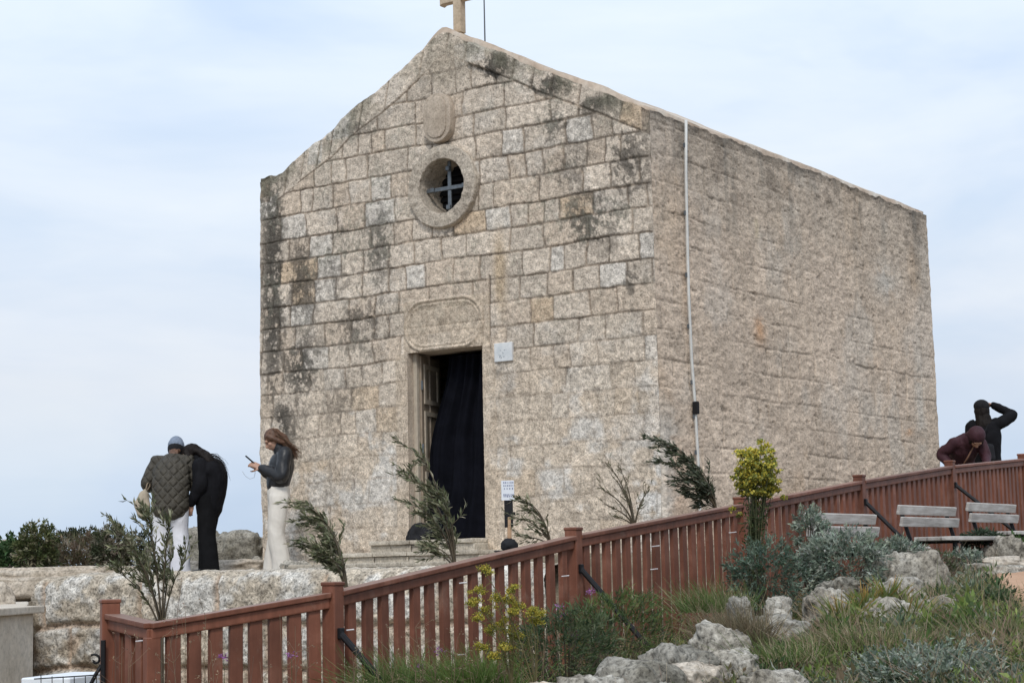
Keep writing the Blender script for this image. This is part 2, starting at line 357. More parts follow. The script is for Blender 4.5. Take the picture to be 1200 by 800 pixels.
def facade_fn(u, z):
    dd, ids, ri = blocks(rowsF, u, z, 100)
    top = ftop(u); dtop = (top - z) * np.where(u < 2.55, .93, .80)
    # coping stones that follow the gable slope
    slope = (dtop < .24) & (u > .10) & (u < CW - .15)
    sj = np.array(layout(9, 0, .1, 7.5, 1, 0, .36, .05)[0][2]); ua = u * 1.15 + z * .25
    q = np.clip(np.searchsorted(sj, ua, side='right') - 1, 0, len(sj) - 2); ds = np.minimum(ua - sj[q], sj[q + 1] - ua)
    dsl = np.minimum(np.minimum(dtop + .05, (.24 - dtop) + np.where(u > 2.75, .05, 0)), ds); dd = np.where(slope, dsl, np.where(dtop < .40, np.minimum(dd, np.maximum(dtop - .24, 0)), dd))
    i0 = np.where(slope, _hash(q, q * 0 + 3, 7), ids[0]); i1 = np.where(slope, _hash(q, q * 0 + 5, 9), ids[1]); i2 = ids[2]
    # smooth rendered areas: apex, round the door, low band, strip right of the window
    n1 = fbm(u * 1.6, z * 1.6, 21); n2 = fbm(u * 5, z * 5, 22); n3 = fbm(u * 22, z * 22, 23, 3)
    ax_, az_ = fuv(520, 75); lo = sstep(2.5, 1.3, z + (n1 - .5) * 1.4 + .25 * (u / CW - .5))
    du, dv = u - (du0 + du1) / 2, z
    doorz = ((u > du0 - .20) & (u < du1 + .16) & (z < dz1 + .62)).astype(float)
    smooth = np.clip(blob(u, z, ax_, az_, .30, .24) * 1.6 + lo * .85, 0, 1); smooth = np.clip(smooth + .9 * blob(u, z, *fuv(590, 335), .10, .5), 0, 1)
    jw = .005 + .011 * n2; joint = (1 - sstep(jw * .4, jw * 1.3 + .003, dd)) * np.clip(.40 + .5 * sstep(1.6, 3.2, z) + .5 * sstep(.38, .58, fbm(u * 3, z * 3.4, 27)), 0, 1)
    jd = (1 - .88 * smooth)
    pillow = sstep(0, .05, dd)
    relief = -.011 * joint * jd + .002 * pillow * jd * (.4 + i0) + (i1 - .5) * .012 * jd + (n3 - .5) * .016 + (n2 - .5) * .014 + (n1 - .5) * .015
    # colour -----------------------------------------------------------------
    grey = np.array([.60, .515, .425]); tan = np.array([.57, .465, .365]); och = np.array([.55, .41, .27]); pale = np.array([.63, .59, .535]); mort = np.array([.36, .29, .225])
    c = grey[None, None] * (0.88 + .24 * i1[..., None])
    k = (sstep(.70, .78, i0) * .7)[..., None]; c = c * (1 - k) + tan * k
    k = sstep(.955, .96, i0)[..., None]; c = c * (1 - k * .6) + och * k * .6
    k = (sstep(.86, .92, i2) * (1 - .2 * n2))[..., None]; c = c * (1 - k * .8) + pale * k * .8
    # low area: warm tan with worn pale patches, faint blocks
    warm = np.array([.62, .52, .41]); k = (lo * .62)[..., None]; c = c * (1 - k) + warm * k
    k = (sstep(.50, .66, fbm(u * 2.3, z * 2.6, 31)) * sstep(.4, .62, n2) * (.25 + .75 * sstep(2.4, 1.2, z)))[..., None]; c = c * (1 - k * .75) + np.array([.66, .635, .595]) * k * .75
    k = (blob(u, z, .12, .75, .30, .75) * sstep(.38, .55, n2))[..., None]; c = c * (1 - k * .8) + np.array([.66, .655, .635]) * k * .8
    k = (blob(u, z, CW - .7, .7, .8, .5) * sstep(.42, .58, n2))[..., None]; c = c * (1 - k * .6) + np.array([.64, .615, .575]) * k * .6
    k = (blob(u, z, ax_, az_, .34, .26) * 1.4).clip(0, 1)[..., None]; c = c * (1 - k * .8) + np.array([.42, .36, .285]) * k * .8
    k = (blob(u, z, *fuv(585, 320), .08, .42) * 1.3).clip(0, 1)[..., None]; c = c * (1 - k) + np.array([.55, .43, .30]) * k
    k = (joint * (1 - .55 * smooth))[..., None]; c = c * (1 - k * .9) + mort * (.40 + .9 * n2[..., None]) * k * .9
    # door surround: dressed tan stone with an oval moulding above
    su, sz = (du0 + du1) / 2 + .02, dz1 + .285; hw, rr_ = (du1 - du0) / 2 + .02, .27
    ex = np.maximum(np.abs(u - su) - (hw - rr_), 0); dist = np.hypot(ex, z - sz); ov = np.exp(-((dist - rr_) / .016) ** 2) * (z > dz1 + .01); ov2 = np.exp(-((dist - rr_ + .045) / .012) ** 2) * (z > dz1 + .01)
    inl = ((u > du0 - .10) & (u < du1 + .06) & (z > dz1 - .01) & (z < dz1 + .57)).astype(float); jam = ((z < dz1) & (u > du0 - .17) & (u < du1 + .17)).astype(float)
    z_in = np.maximum(inl, jam * .8); k = z_in[..., None]; c = c * (1 - k * .75) + np.array([.52, .425, .325]) * (.85 + .3 * n2[..., None]) * k * .75
    relief = relief * (1 - .72 * z_in) + inl * (.022 * ov + .012 * ov2 + .030 * np.exp(-(((u - su) / .075) ** 4) - ((z - sz - .12) / .11) ** 4) - .008 * np.exp(-((z - dz1 - .27) / .008) ** 2)) + .01 * jam
    edge = np.exp(-((u - (du0 - .10)) / .012) ** 2) * ((z > dz1 - .05) & (z < dz1 + .75)); relief -= .02 * edge; c = c * (1 - .5 * edge[..., None])
    # lichen and black crust
    ln = fbm(u * 4.2, z * 3.0, 41, 5, .62); l2 = fbm(u * 24, z * 19, 45, 4, .75); lw = np.zeros(u.shape)
    for (px, py, ru, rz_, wgt) in [(318, 330, .20, 1.6, .85), (350, 330, .30, .65, .62), (400, 330, .5, .5, .3), (385, 265, .35, .35, .35), (440, 290, .22, .45, .55), (420, 380, .5, .35, .55), (350, 430, .35, .5, .7), (330, 500, .2, .5, .75), (400, 470, .4, .25, .3), (690, 255, .42, .40, .62), (735, 190, .28, .5, .62), (655, 145, .35, .22, .5), (665, 200, .4, .3, .35), (580, 78, .22, .14, 1.0), (640, 100, .35, .14, .8), (700, 120, .35, .12, .7), (410, 150, .35, .12, .4), (740, 330, .14, .3, .5), (450, 200, .3, .3, .2), (690, 420, .3, .3, .2), (520, 275, .3, .05, .5), (360, 620, .3, .15, .3)]:
        cu, cz = fuv(px, py); lw = np.maximum(lw, wgt * blob(u, z, cu, cz, ru, rz_))
    lw = np.clip(lw * 1.3 + .12, 0, 1); L = sstep(.60 - .24 * lw, .68 - .22 * lw, .42 * ln + .58 * l2 + .07 * sstep(.045, .0, dd)) * (1 - .75 * z_in) * (.25 + .75 * lw) * sstep(-.1, .9, z)
    k = L[..., None]; c = c * (1 - k * .9) + np.array([.06, .054, .046]) * k * .9
    gl = (sstep(.46, .62, fbm(u * 2.5, z * 2.5, 61)) * sstep(.45, .6, l2) * sstep(1.5, 3.5, z))[..., None]; c = c * (1 - gl * .35) + np.array([.20, .20, .16]) * gl * .35
    yl = ((sstep(.30, .0, dtop) * sstep(.42, .6, ln)))[..., None]; c = c * (1 - yl * .55) + np.array([.17, .165, .12]) * yl * .55
    c = c * (1 + (l2 - .5) * (.25 + .65 * ids[3]))[..., None] * (1 + (n3 - .5) * (.25 + .45 * i2))[..., None]
    # broken thick block under the right slope
    bu, bz = fuv(566, 76); bb = ((np.abs(u - bu) < .20) & (np.abs(dtop - .11) < .12)).astype(float); relief += .05 * bb
    return relief, c
rowsS = layout(5, -.6, 5, CD, .30, .03, .42, .05)
def side_fn(s, z, seed=0, mul_=1.0):
    dd, ids, ri = blocks(rowsS, s, z, 300 + seed)
    n1 = fbm(s * 1.1, z * .9, 71 + seed); n2 = fbm(s * 2.6, z * 5.2, 72 + seed, 5, .62); n3 = fbm(s * 10, z * 22, 73 + seed, 3, .6); st = fbm(s * 3.2, z * 3.0, 74 + seed)
    vis = .18 + sstep(.46, .62, fbm(s * .8, z * .9, 75 + seed)) * .75
    joint = (1 - sstep(.004, .016, dd)) * vis
    relief = -.009 * joint + (n3 - .5) * .018 + (n2 - .5) * .018 + (st - .5) * .012 + (ids[1] - .5) * .012 * vis
    c = np.array([.60, .485, .380])[None, None] * (.86 + .28 * n1[..., None])
    c = c * (1 + (ids[0][..., None] - .5) * .22 * vis[..., None])
    k = sstep(.52, .70, fbm(s * 1.5, z * 1.1, 81 + seed))[..., None]; c = c * (1 - k * .45) + np.array([.58, .525, .455]) * k * .45
    k = sstep(.60, .74, fbm(s * 1.0 + 4, z * .8, 82 + seed))[..., None]; c = c * (1 - k * .5) + np.array([.58, .43, .30]) * k * .5
    # grey weathering from the top down, strongest along the eaves
    topz = CHH - z; k = (sstep(1.5, .0, topz + (st - .5) * 1.6) * .8)[..., None]; c = c * (1 - k * .55) + np.array([.34, .30, .25]) * k * .55
    dk = sstep(.50, .66, .5 * n2 + .5 * st) * (.18 + .7 * sstep(2.0, 0, topz)); c = c * (1 - .5 * dk[..., None])
    cr = sstep(.14, 0, topz); c = c * (1 - .5 * cr[..., None])
    run = sstep(.50, .66, fbm(s * 5.5, z * .45, 90 + seed, 4)) * sstep(3.2, .2, topz + 1.6 * fbm(s * 3, z * 0 + 2, 91 + seed)) * sstep(.3, .55, n2); c = c * (1 - run[..., None] * .5) + np.array([.20, .185, .16]) * run[..., None] * .5
    pit = sstep(.74, .80, fbm(s * 9, z * 19, 93 + seed, 3, .5)); relief = relief - .008 * pit; c = c * (1 - .3 * pit[..., None])
    wm = sstep(.5, .7, fbm(s * .7 + 9, z * .7, 95 + seed))[..., None]; c = c * (1 - wm * .25) + np.array([.60, .49, .40]) * wm * .25
    for (px, py, ru, rz_, cc) in [(891, 385, .13, .16, (.60, .34, .18)), (888, 262, .05, .3, (.58, .48, .34)), (795, 560, .28, .45, (.56, .41, .30)), (1065, 505, .14, .06, (.58, .34, .19)), (1040, 330, .4, .25, (.56, .52, .46)), (1080, 480, .16, .8, (.52, .48, .42))]:
        cu, cz = suv(px, py); k = (blob(s, z, cu, cz, ru, rz_) * sstep(.3, .5, n2))[..., None]; c = c * (1 - k * .75) + np.array(cc) * k * .75
    # facade's pale rendering wraps round the worn lower corner
    wr = sstep(.34, .08, s + (n2 - .5) * .5) * sstep(1.9, 1.2, z)[...]; c = c * (1 - .85 * wr[..., None]) + np.array([.58, .53, .465]) * .85 * wr[..., None]
    c = c * (.80 + .40 * n2[..., None]) * (.82 + .36 * n3[..., None]) * (1 - .22 * joint[..., None])
    return relief, c * mul_
def wall(name, W, topf, P, fn, res, parent, mat, holes=None, snap=None, inset=True):
    us = np.linspace(0, W, int(W / res) + 1)
    if snap:
        for s_ in snap: us[np.argmin(abs(us - s_))] = s_
    H = max(topf(us)) - ZB; ts = np.linspace(0, 1, int(H / res) + 1)
    U, T = np.meshgrid(us, ts); Zt = topf(U); Zz = ZB + T * (Zt - ZB)
    if holes and 'door' in holes:
        a, b_, zb, zt_ = holes['door']
        inD = (U > a - 1e-6) & (U < b_ + 1e-6)
        for zc in (zb, zt_):
            r_ = np.argmin(np.abs(Zz - zc), axis=0); cc = np.arange(len(us)); mm = inD[0]; Zz[r_[mm], cc[mm]] = zc
    rel, col = fn(U, Zz)
    fade = sstep(0, .05, U) * sstep(0, .05, W - U) * sstep(0, .03, Zt - Zz) ; rel = rel * fade
    er = (fbm(Zz * 5, Zz * 0 + W, 400) - .35) * .05 + (fbm(Zz * 14, Zz * 0 + 3, 401) - .5) * .02     # worn arrises
    er = er + .05 * sstep(1.5, .4, Zz)
    eL = sstep(.10, 0, U) * er; eR = sstep(.10, 0, W - U) * er * .6; kz = BAT * Zz if inset else 0 * Zz
    Uq = kz + (W - 2 * kz) * U / W + eL * .7 - eR * .7
    rel = rel - kz - eL * .7 - eR * .7
    dtp = sstep(.16, 0, Zt - Zz); Zq = Zz - dtp * (fbm(U * 5, U * 0 + 1, 410) - .4) * .07
    A = P(Uq, Zq, rel)
    keep = np.ones((len(ts) - 1, len(us) - 1), bool)
    if holes:
        uc = (U[:-1, :-1] + U[1:, 1:]) / 2; zc = (Zz[:-1, :-1] + Zz[1:, 1:]) / 2
        if 'door' in holes: a, b_, zb, zt_ = holes['door']; keep &= ~((uc > a) & (uc < b_) & (zc > zb) & (zc < zt_))
        if 'round' in holes: a, b_, r_ = holes['round']; keep &= ~(np.hypot(uc - a, zc - b_) < r_)
    return link(name, grid_mesh(name, A, col, keep), mat, parent, True)
def npP(ax, n, org=None):
    o = org or CH
    def f(U, Zz, D): return np.stack([o.x + ax.x * U + n.x * D, o.y + ax.y * U + n.y * D, Zz], -1)
    return f
wall_mat = stone_mat('weathered_limestone', None, .38, 66, .75)
side_mat = stone_mat('rough_limestone', None, .30, 52, .6, stretch=(.5, .5, 1))
chapel = thing('stone_chapel', 'small square limestone chapel with a gabled front, open doorway and round window', 'chapel', (0, 0, 0))
wall('front_wall', CW, ftop, npP(cL, nF), facade_fn, .0105, chapel, wall_mat, {'door': (du0, du1, dz0 - .02, dz1), 'round': (ou, oz, .345)}, [du0, du1])
flat = lambda u: np.full(np.shape(u), CHH)
wall('side_wall', CD, lambda u: CHH + 0 * u, npP(cS, nS), side_fn, .0125, chapel, side_mat)
wall('side_wall', CD, lambda u: CHH + 0 * u - .02, npP(cS, cL, CH + cL * CW), lambda s, z: side_fn(s, z, 40), .05, chapel, side_mat)
wall('back_wall', CW, lambda u: np.interp(u, [0, CW / 2, CW], [CHH, CAP, CHH]), npP(cL, cS, CH + cS * CD), lambda s, z: side_fn(s, z, 80), .05, chapel, side_mat)
# roof slab: pale plaster, set in a little from the wall faces
def roof_grid():
    nu, nd = 90, 90; us = np.linspace(0, CW, nu); ds = np.linspace(0, CD, nd); U, Dd = np.meshgrid(us, ds)
    base = np.interp(U, pu, pz); gable = np.interp(U, [0, CW * .5, CW], [CHH, CAP, CHH - .02]); k = sstep(0, 1.2, Dd); Zr = base * (1 - k) + gable * k
    Zr = Zr + .035 - .09 * sstep(CW * .5 - .1, CW * .5 + .5, U) + .035 * (fbm(U * 1.5, Dd * 1.1, 91) - .3) * 2 + .02 * (fbm(U * 6, Dd * 6, 92) - .5)
    ins = .03; Uq = BAT * CHH + ins + (CW - 2 * (BAT * CHH + ins)) * U / CW; Dq = BAT * CHH + ins + (CD - 2 * (BAT * CHH + ins)) * Dd / CD
    top = np.stack([CH.x + cL.x * Uq + cS.x * Dq, CH.y + cL.y * Uq + cS.y * Dq, Zr], -1)
    # rim down to below the wall head
    low = top.copy(); low[..., 2] -= .16
    P = np.concatenate([low[:1], top, low[-1:]], 0); l2 = P[:, :1].copy(); r2 = P[:, -1:].copy(); l2[..., 2] -= .12; r2[..., 2] -= .12
    return np.concatenate([l2, P, r2], 1)
rm = stone_mat('roof_plaster', ((.36, .27, .20), (.48, .39, .31), (.60, .55, .48)), .12, 18, .3)
link('roof', grid_mesh('roof', roof_grid()), rm, chapel, True)
dress = stone_mat('dressed_limestone', ((.40, .33, .26), (.49, .41, .33), (.56, .48, .39)), .22, 55, .4)
dressd = stone_mat('weathered_ring_stone', ((.34, .29, .235), (.45, .39, .32), (.55, .49, .41)), .34, 50, .7)
# door reveals
mb = MB(); T = .42
for (a, b_) in ((du1, du1 + .12), (du0 - .12, du0)):
    mb.extrude([(a, dz0 - .3), (b_, dz0 - .3), (b_, dz1 + .1), (a, dz1 + .1)], CH, cL, (0, 0, 1), nF, -T, -.022)
mb.extrude([(du0 - .003, dz1 + .002), (du1 + .003, dz1 + .002), (du1 + .003, dz1 + .1), (du0 - .003, dz1 + .1)], CH, cL, (0, 0, 1), nF, -T, -.022)
mb.build('door_reveal', dress, chapel)
# round window: ring, deep reveal, iron cross, dark louvre
def disc(r, n=48): return [(math.cos(2 * math.pi * i / n) * r, math.sin(2 * math.pi * i / n) * r) for i in range(n)]
def ring(mb, org, ax, ay, an, prof_, n=56, sx=1.0):
    vs, fs = [], []; m_ = len(prof_)
    for i in range(n):
        t = 2 * math.pi * i / n
        for (r_, d_) in prof_: vs.append(org + ax * math.cos(t) * r_ + ay * math.sin(t) * r_ + an * d_)
    for i in range(n):
        for k in range(m_): a = i * m_ + k; b_ = i * m_ + (k + 1) % m_; c_ = ((i + 1) % n) * m_ + (k + 1) % m_; d_ = ((i + 1) % n) * m_ + k; fs.append((a, b_, c_, d_))
    mb.add(vs, fs)
UPV = Vector((0, 0, 1)); oc = fpt(ou, oz)
RO, RI = (fuv(519.5, 170)[1] - fuv(519.5, 267)[1]) / 2, (fuv(519.5, 187.5)[1] - fuv(519.5, 251)[1]) / 2
win = bpy.data.objects.new('round_window', None); C.objects.link(win); win.parent = chapel
mb = MB(); ring(mb, oc, cL, UPV, nF, [(RI, -.40), (RI, -.05), (RI, .035), (RI + .008, .045), ((RI + RO) / 2, .048), (RO - .01, .045), (RO, .03), (RO, -.04), (RO * .9, -.40)], 96)
fr = mb.build('stone_surround', dressd, win, sub=1, disp=.010, dscale=14)
iron = plain('window_iron', (.16, .18, .20), .55, .2, 30, .6)
blackm = plain('interior_dark', (.012, .012, .014), .9, .1)
mb = MB(); mb.beam(oc + UPV * (RI + .01) - nF * .12, oc - UPV * (RI + .01) - nF * .12, .045, .02, nF); mb.beam(oc + cL * (RI + .01) - nF * .11, oc - cL * (RI + .01) - nF * .11, .045, .02, nF)
for (a_, q_) in ((0, 1), (0, -1), (1, 0), (-1, 0)): mb.box(oc + cL * a_ * RI * .72 + UPV * q_ * RI * .72 - nF * .10, (.05, .05, .05), Matrix((cL, nF, UPV)).transposed())
mb.build('iron_cross_bar', iron, win, bevel=.004)
mb = MB()
for i in range(9): z_ = -RI + .07 * i + .03; mb.box(oc + UPV * z_ - nF * .36, (2 * math.sqrt(max(.01, RI * RI - z_ * z_)), .02, .062), Matrix((cL, nF, UPV)).transposed() @ Matrix.Rotation(.6, 3, 'X'))
mb.extrude(disc(RI + .05), oc - nF * .42, cL, UPV, nF, -.01, 0); mb.build('louvre', blackm, win)
# carved tablet above the window
tu, tz0 = fuv(516.5, 168); _, tz1 = fuv(516.5, 110); hw_ = .185; cz_ = (tz0 + tz1) / 2; hh = (tz1 - tz0) / 2
def stadium(hw, hh, n=14):
    r_ = hw; o = []
    for i in range(n + 1): t = math.pi * i / n; o.append((math.cos(t) * r_, hh - r_ + math.sin(t) * r_))
    for i in range(n + 1): t = math.pi + math.pi * i / n; o.append((math.cos(t) * r_, -(hh - r_) + math.sin(t) * r_))
    return o
mb = MB(); mb.extrude(stadium(hw_, hh), fpt(tu, cz_), cL, UPV, nF, -.03, .075); mb.extrude(stadium(hw_ * .72, hh * .84), fpt(tu, cz_), cL, UPV, nF, .07, .09)
mb.build('carved_tablet', dress, chapel, bevel=.015, seg=2, sub=1, disp=.008, dscale=10, smooth=True)
# marble plaque
pu0, pz0 = fuv(590.5, 412.5); m, nt, b = nodes('plaque_marble'); f = nz(nt, 9, 6, .7); nt.links.new(ramp(nt, f, [(.35, (.54, .57, .59)), (.6, (.70, .71, .71))]), b.inputs['Base Color']); b.inputs['Roughness'].default_value = .4
mb = MB(); mb.extrude([(-.115, -.10), (.115, -.10), (.115, .10), (-.115, .10)], fpt(pu0, pz0), cL, UPV, nF, -.02, .018); pl = mb.build('plaque', m, chapel, bevel=.004)
mb = MB(); rd = random.Random(4); seg7 = [(-.03, .02), (.02, .02), (.0, -.01), (-.035, -.045), (-.02, -.06), (.01, -.05), (-.045, -.03)]
for (a, q) in seg7:
    a *= 1.1; R_m = Matrix((cL, nF, UPV)).transposed() @ Matrix.Rotation(rd.uniform(-1.2, 1.2), 3, 'Y'); mb.box(fpt(pu0, pz0) + cL * -a + UPV * q + nF * .019, (rd.uniform(.012, .035), .003, .006), R_m)
mb.build('engraving', plain('engraving_grey', (.20, .24, .28), .7), pl)
# entrance steps
RF = Matrix((cL, nF, UPV)).transposed()
stm = stone_mat('step_stone', ((.33, .29, .235), (.47, .42, .345), (.57, .52, .44)), .26, 45, .5)
def step(pxa, pxb, z_, h, d0, d1, name='step'):
    a, b_ = fuv(pxa, 640)[0], fuv(pxb, 640)[0]; n_ = 5; e = [a + (b_ - a) * i / n_ for i in range(n_ + 1)]; mb = MB()
    for i in range(n_):
        wj = abs(e[i + 1] - e[i]) - .006; mb.box(fpt((e[i] + e[i + 1]) / 2, z_ - .045 - (h - .045) / 2, (d0 + d1) / 2 - .018), (wj, d1 - d0 - .036, h - .047), RF); mb.box(fpt((e[i] + e[i + 1]) / 2, z_ - .022, (d0 + d1) / 2), (wj, d1 - d0, .045), RF)
    return mb.build(name, stm, chapel, bevel=.012, seg=2, sub=1, disp=.006, dscale=8)
step(452, 573, dz0, .19, -.45, .30); step(401, 600, dz0 - .125, .16, .0, .62); step(384, 640, dz0 - .235, .2, .0, .95)
# door leaf standing open inside the left jamb
door = bpy.data.objects.new('door', None); C.objects.link(door); door.parent = chapel
wood = plain('door_wood', (.30, .24, .18), .6, .2, 18); woodl = plain('door_trim', (.46, .40, .32), .6, .15, 18)
hd = (dz1 - dz0); base = fpt(du1 - .05, dz0 + .01, -.16); dirn = (-nF * .956 + cL * .293).normalized(); dn = dirn.cross(UPV)
mb = MB(); mb.extrude([(0, 0), (.62, 0), (.62, hd - .03), (0, hd - .03)], base, dirn, UPV, dn, -.02, .02); mb.build('leaf', wood, door, bevel=.003)
mb = MB()
for (z0_, z1_) in ((.12, .75), (.85, 1.42), (1.50, hd - .12)):
    for (x0, x1, y0, y1) in ((.07, .54, z0_, z0_ + .05), (.07, .54, z1_ - .05, z1_), (.07, .12, z0_ + .05, z1_ - .05), (.49, .54, z0_ + .05, z1_ - .05)):
        for sg in (1, -1): mb.extrude([(x0, y0), (x1, y0), (x1, y1), (x0, y1)], base, dirn, UPV, dn, sg * .018, sg * .034)
mb.build('panel_moulding', woodl, door)
mb = MB(); mb.extrude([(0, 0), (.05, 0), (.05, hd), (0, hd)], fpt(du1 - .001, dz0, -.10), -cL, UPV, nF, -.05, .0); mb.build('door_frame', woodl, door, bevel=.004)
for zz in (.3, 1.0, 1.7): MB().tube([base + UPV * (zz - .05) - cL * .03, base + UPV * (zz + .05) - cL * .03], .012, 8).build('hinge', iron, door)
# cross at the apex, lightning rod, conduit
apx = fuv(525, 37); cc_ = fpt(apx[0], 0, -.22); zc = CAP - .02
cm = stone_mat('cross_stone', ((.42, .32, .22), (.52, .42, .31), (.60, .51, .40)), .12, 30, .25)
mb = MB(); sw = .052
cx = bpy.data.objects.new('cross', None); C.objects.link(cx); cx.parent = chapel
zc0 = fuv(525, 32)[1]
mb.add([cc_ + cL * x * s_ + nF * y * s_ + UPV * (zc0 + h_) for (s_, h_) in ((.13, -.34), (.13, -.13), (sw, -.03)) for (x, y) in ((-1, -1), (1, -1), (1, 1), (-1, 1))],
       [(0, 1, 5, 4), (1, 2, 6, 5), (2, 3, 7, 6), (3, 0, 4, 7), (4, 5, 9, 8), (5, 6, 10, 9), (6, 7, 11, 10), (7, 4, 8, 11), (8, 9, 10, 11), (3, 2, 1, 0)])
mb.build('plinth', cm, cx, bevel=.01, seg=2)
mb = MB(); arm = fuv(525, 0)[1] + .035
R_p = RF
def sh(x, z_, w_, h_): mb.box(cc_ + cL * x + UPV * z_, (w_, .10, h_), R_p)
mb.extrude([(-sw, -.02), (sw, -.02), (sw, arm - zc0), (.20, arm - zc0), (.235, arm - zc0 - .02), (.235, arm - zc0 + .14), (.20, arm - zc0 + .12), (sw, arm - zc0 + .12), (sw, arm - zc0 + .33), (sw + .02, arm - zc0 + .37), (-sw - .02, arm - zc0 + .37), (-sw, arm - zc0 + .33), (-sw, arm - zc0 + .12), (-.20, arm - zc0 + .12), (-.235, arm - zc0 + .14), (-.235, arm - zc0 - .02), (-.20, arm - zc0), (-sw, arm - zc0)], cc_ + UPV * zc0, cL, UPV, nF, -.05, .05)
mb.build('cross_shaft', cm, cx, bevel=.008, seg=2)
lr = fpt(fuv(561, 50)[0], 0, -.12); z_r = fuv(561, 55)[1]
MB().tube([lr + UPV * (z_r - .25), lr + UPV * (z_r + 1.1)], [.009, .006], 8).build('lightning_rod', plain('rod_metal', (.12, .12, .12), .4, .1, 10, .8), chapel)
pipem = plain('conduit_grey', (.60, .60, .58), .5, .1, 20)
cp = [(803, 141), (802.5, 200), (804, 300), (805, 345), (808, 420), (812, 476), (813, 500), (816, 560), (817.5, 620), (818, 650)]
pts = []
for p_ in cp: s_, z_ = suv(*p_); pts.append(spt(s_, z_, .035 - BAT * z_))
cond = MB().tube(pts, .016, 8).build('conduit', pipem, chapel, smooth=True)
for i in range(9):
    t = (i + .5) / 9 * (len(pts) - 1); k = int(t); q = pts[k].lerp(pts[k + 1], t - k); MB().box(q - nS * .01, (.02, .055, .045), Matrix((nS, cS, UPV)).transposed()).build('clamp', iron, cond)
s_, z_ = suv(811.5, 478); MB().box(spt(s_, z_, .04), (.06, .05, .13), Matrix((nS, cS, UPV)).transposed()).build('junction_box', blackm, cond, bevel=.006)
# ================================================================ stone things round the chapel
wallstone = stone_mat('retaining_wall_stone', None, .5, 42, .9)
rocky = stone_mat('lichen_limestone', ((.13, .12, .095), (.25, .235, .20), (.38, .36, .32)), .46, 40, 1.0, lichen=((.085, .08, .07), 5, .57))
rockw = stone_mat('pale_limestone_rock', ((.17, .148, .118), (.31, .285, .24), (.45, .43, .385)), .46, 36, 1.0, lichen=((.11, .10, .085), 6, .59))
ledge_m = stone_mat('tan_ledge_stone', ((.30, .25, .19), (.44, .38, .31), (.54, .49, .42)), .32, 34, .6, lichen=((.14, .12, .10), 5, .60))
def retaining():
    ret = .9; us = np.arange(-ret, WL + .001, .016); H = 1.75; zb = -1.80; dep = .75; vs = np.arange(0, H + dep, .016)
    U, V = np.meshgrid(us, vs); rows = [(-2.2, -1.42), (-1.42, -1.0), (-1.0, -.56), (-.56, .1)]
    r = random.Random(12); rw = []
    for (a, b_) in rows:
        j = [-2.0 - r.random() * .5]
        while j[-1] < WL + 1: j.append(j[-1] + r.choice([.7, .85, 1.0, 1.15, 1.3]))
        rw.append((a, b_, np.array(j)))
    Zf = np.minimum(zb + V, zb + H); dd, ids, ri = blocks(rw, U, Zf, 700)
    topv = (V > H); n1 = fbm(U * 1.3, V * 1.3, 701); n2 = fbm(U * 5, V * 5, 702); n3 = fbm(U * 19, V * 19, 703, 4, .65)
    joint = 1 - sstep(.010, .035 + .02 * n2, dd); joint = joint * (1 - .6 * topv)
    th = .05 * (ids[0] - .5) * sstep(zb + H - .6, zb + H, Zf)
    rel = -.03 * joint + .03 * sstep(0, .07, dd) + (n2 - .5) * .06 + (n3 - .5) * .055 + (n1 - .5) * .04
    # path: return face first, then the front
    bx = np.where(U < 0, WA.x - WN.x * (-U), WA.x + WD.x * U); by = np.where(U < 0, WA.y - WN.y * (-U), WA.y + WD.y * U)
    k = sstep(-.16, .16, U); nx = -WD.x * (1 - k) + WN.x * k; ny = -WD.y * (1 - k) + WN.y * k; nl = np.hypot(nx, ny); nx /= nl; ny /= nl
    R = .14; s = V - (H - R); ang = np.clip(s / (R * 1.57), 0, 1) * 1.5708; back = np.maximum(s - R * 1.57, 0)
    dn = -R * (1 - np.cos(ang)) - back; zz = np.where(s > 0, zb + H - R + R * np.sin(ang), zb + V) + th
    on, oz_ = np.cos(ang), np.sin(ang)
    cr = .05 * (np.abs(nx * 0 + k * (1 - k)) * 4)
    X = bx + nx * (dn + rel * on - cr); Yy = by + ny * (dn + rel * on - cr); Zz = zz + rel * oz_ * .6
    Zz += np.interp(U, [-1, 0, .2, .6, 3, 4.5, WL], [-.05, -.04, .0, .03, .03, .02, .06])
    pale = np.array([.56, .535, .49]); tan = np.array([.46, .40, .32]); mort = np.array([.42, .32, .24])
    kk = sstep(.42, .62, n2)[..., None]; c = tan * (1 - kk) + pale * kk; c = c * (.85 + .3 * ids[1][..., None])
    m_ = np.clip(joint + .8 * sstep(.56, .70, fbm(U * 1.7, V * 1.9, 711)) * (V < H - .45), 0, 1)[..., None]; c = c * (1 - m_ * .85) + mort * (.85 + .3 * n2[..., None]) * m_ * .85
    dk = sstep(.53, .66, .5 * fbm(U * 6, V * 6, 715, 4) + .5 * n3) * np.clip(.25 + .75 * sstep(1.2, .5, V) , 0, 1) * (1 - .5 * m_[..., 0]); c = c * (1 - .82 * dk[..., None])
    c = np.where(topv[..., None], c * .5 + tan * .5, c); c = c * (.72 + .56 * n3[..., None])
    return grid_mesh('retaining_wall', np.stack([X, Yy, Zz], -1), c)
rwl = link('retaining_wall', retaining(), wallstone, None, True); tag(rwl, 'low retaining wall of big pale weathered blocks below the chapel terrace', 'wall')
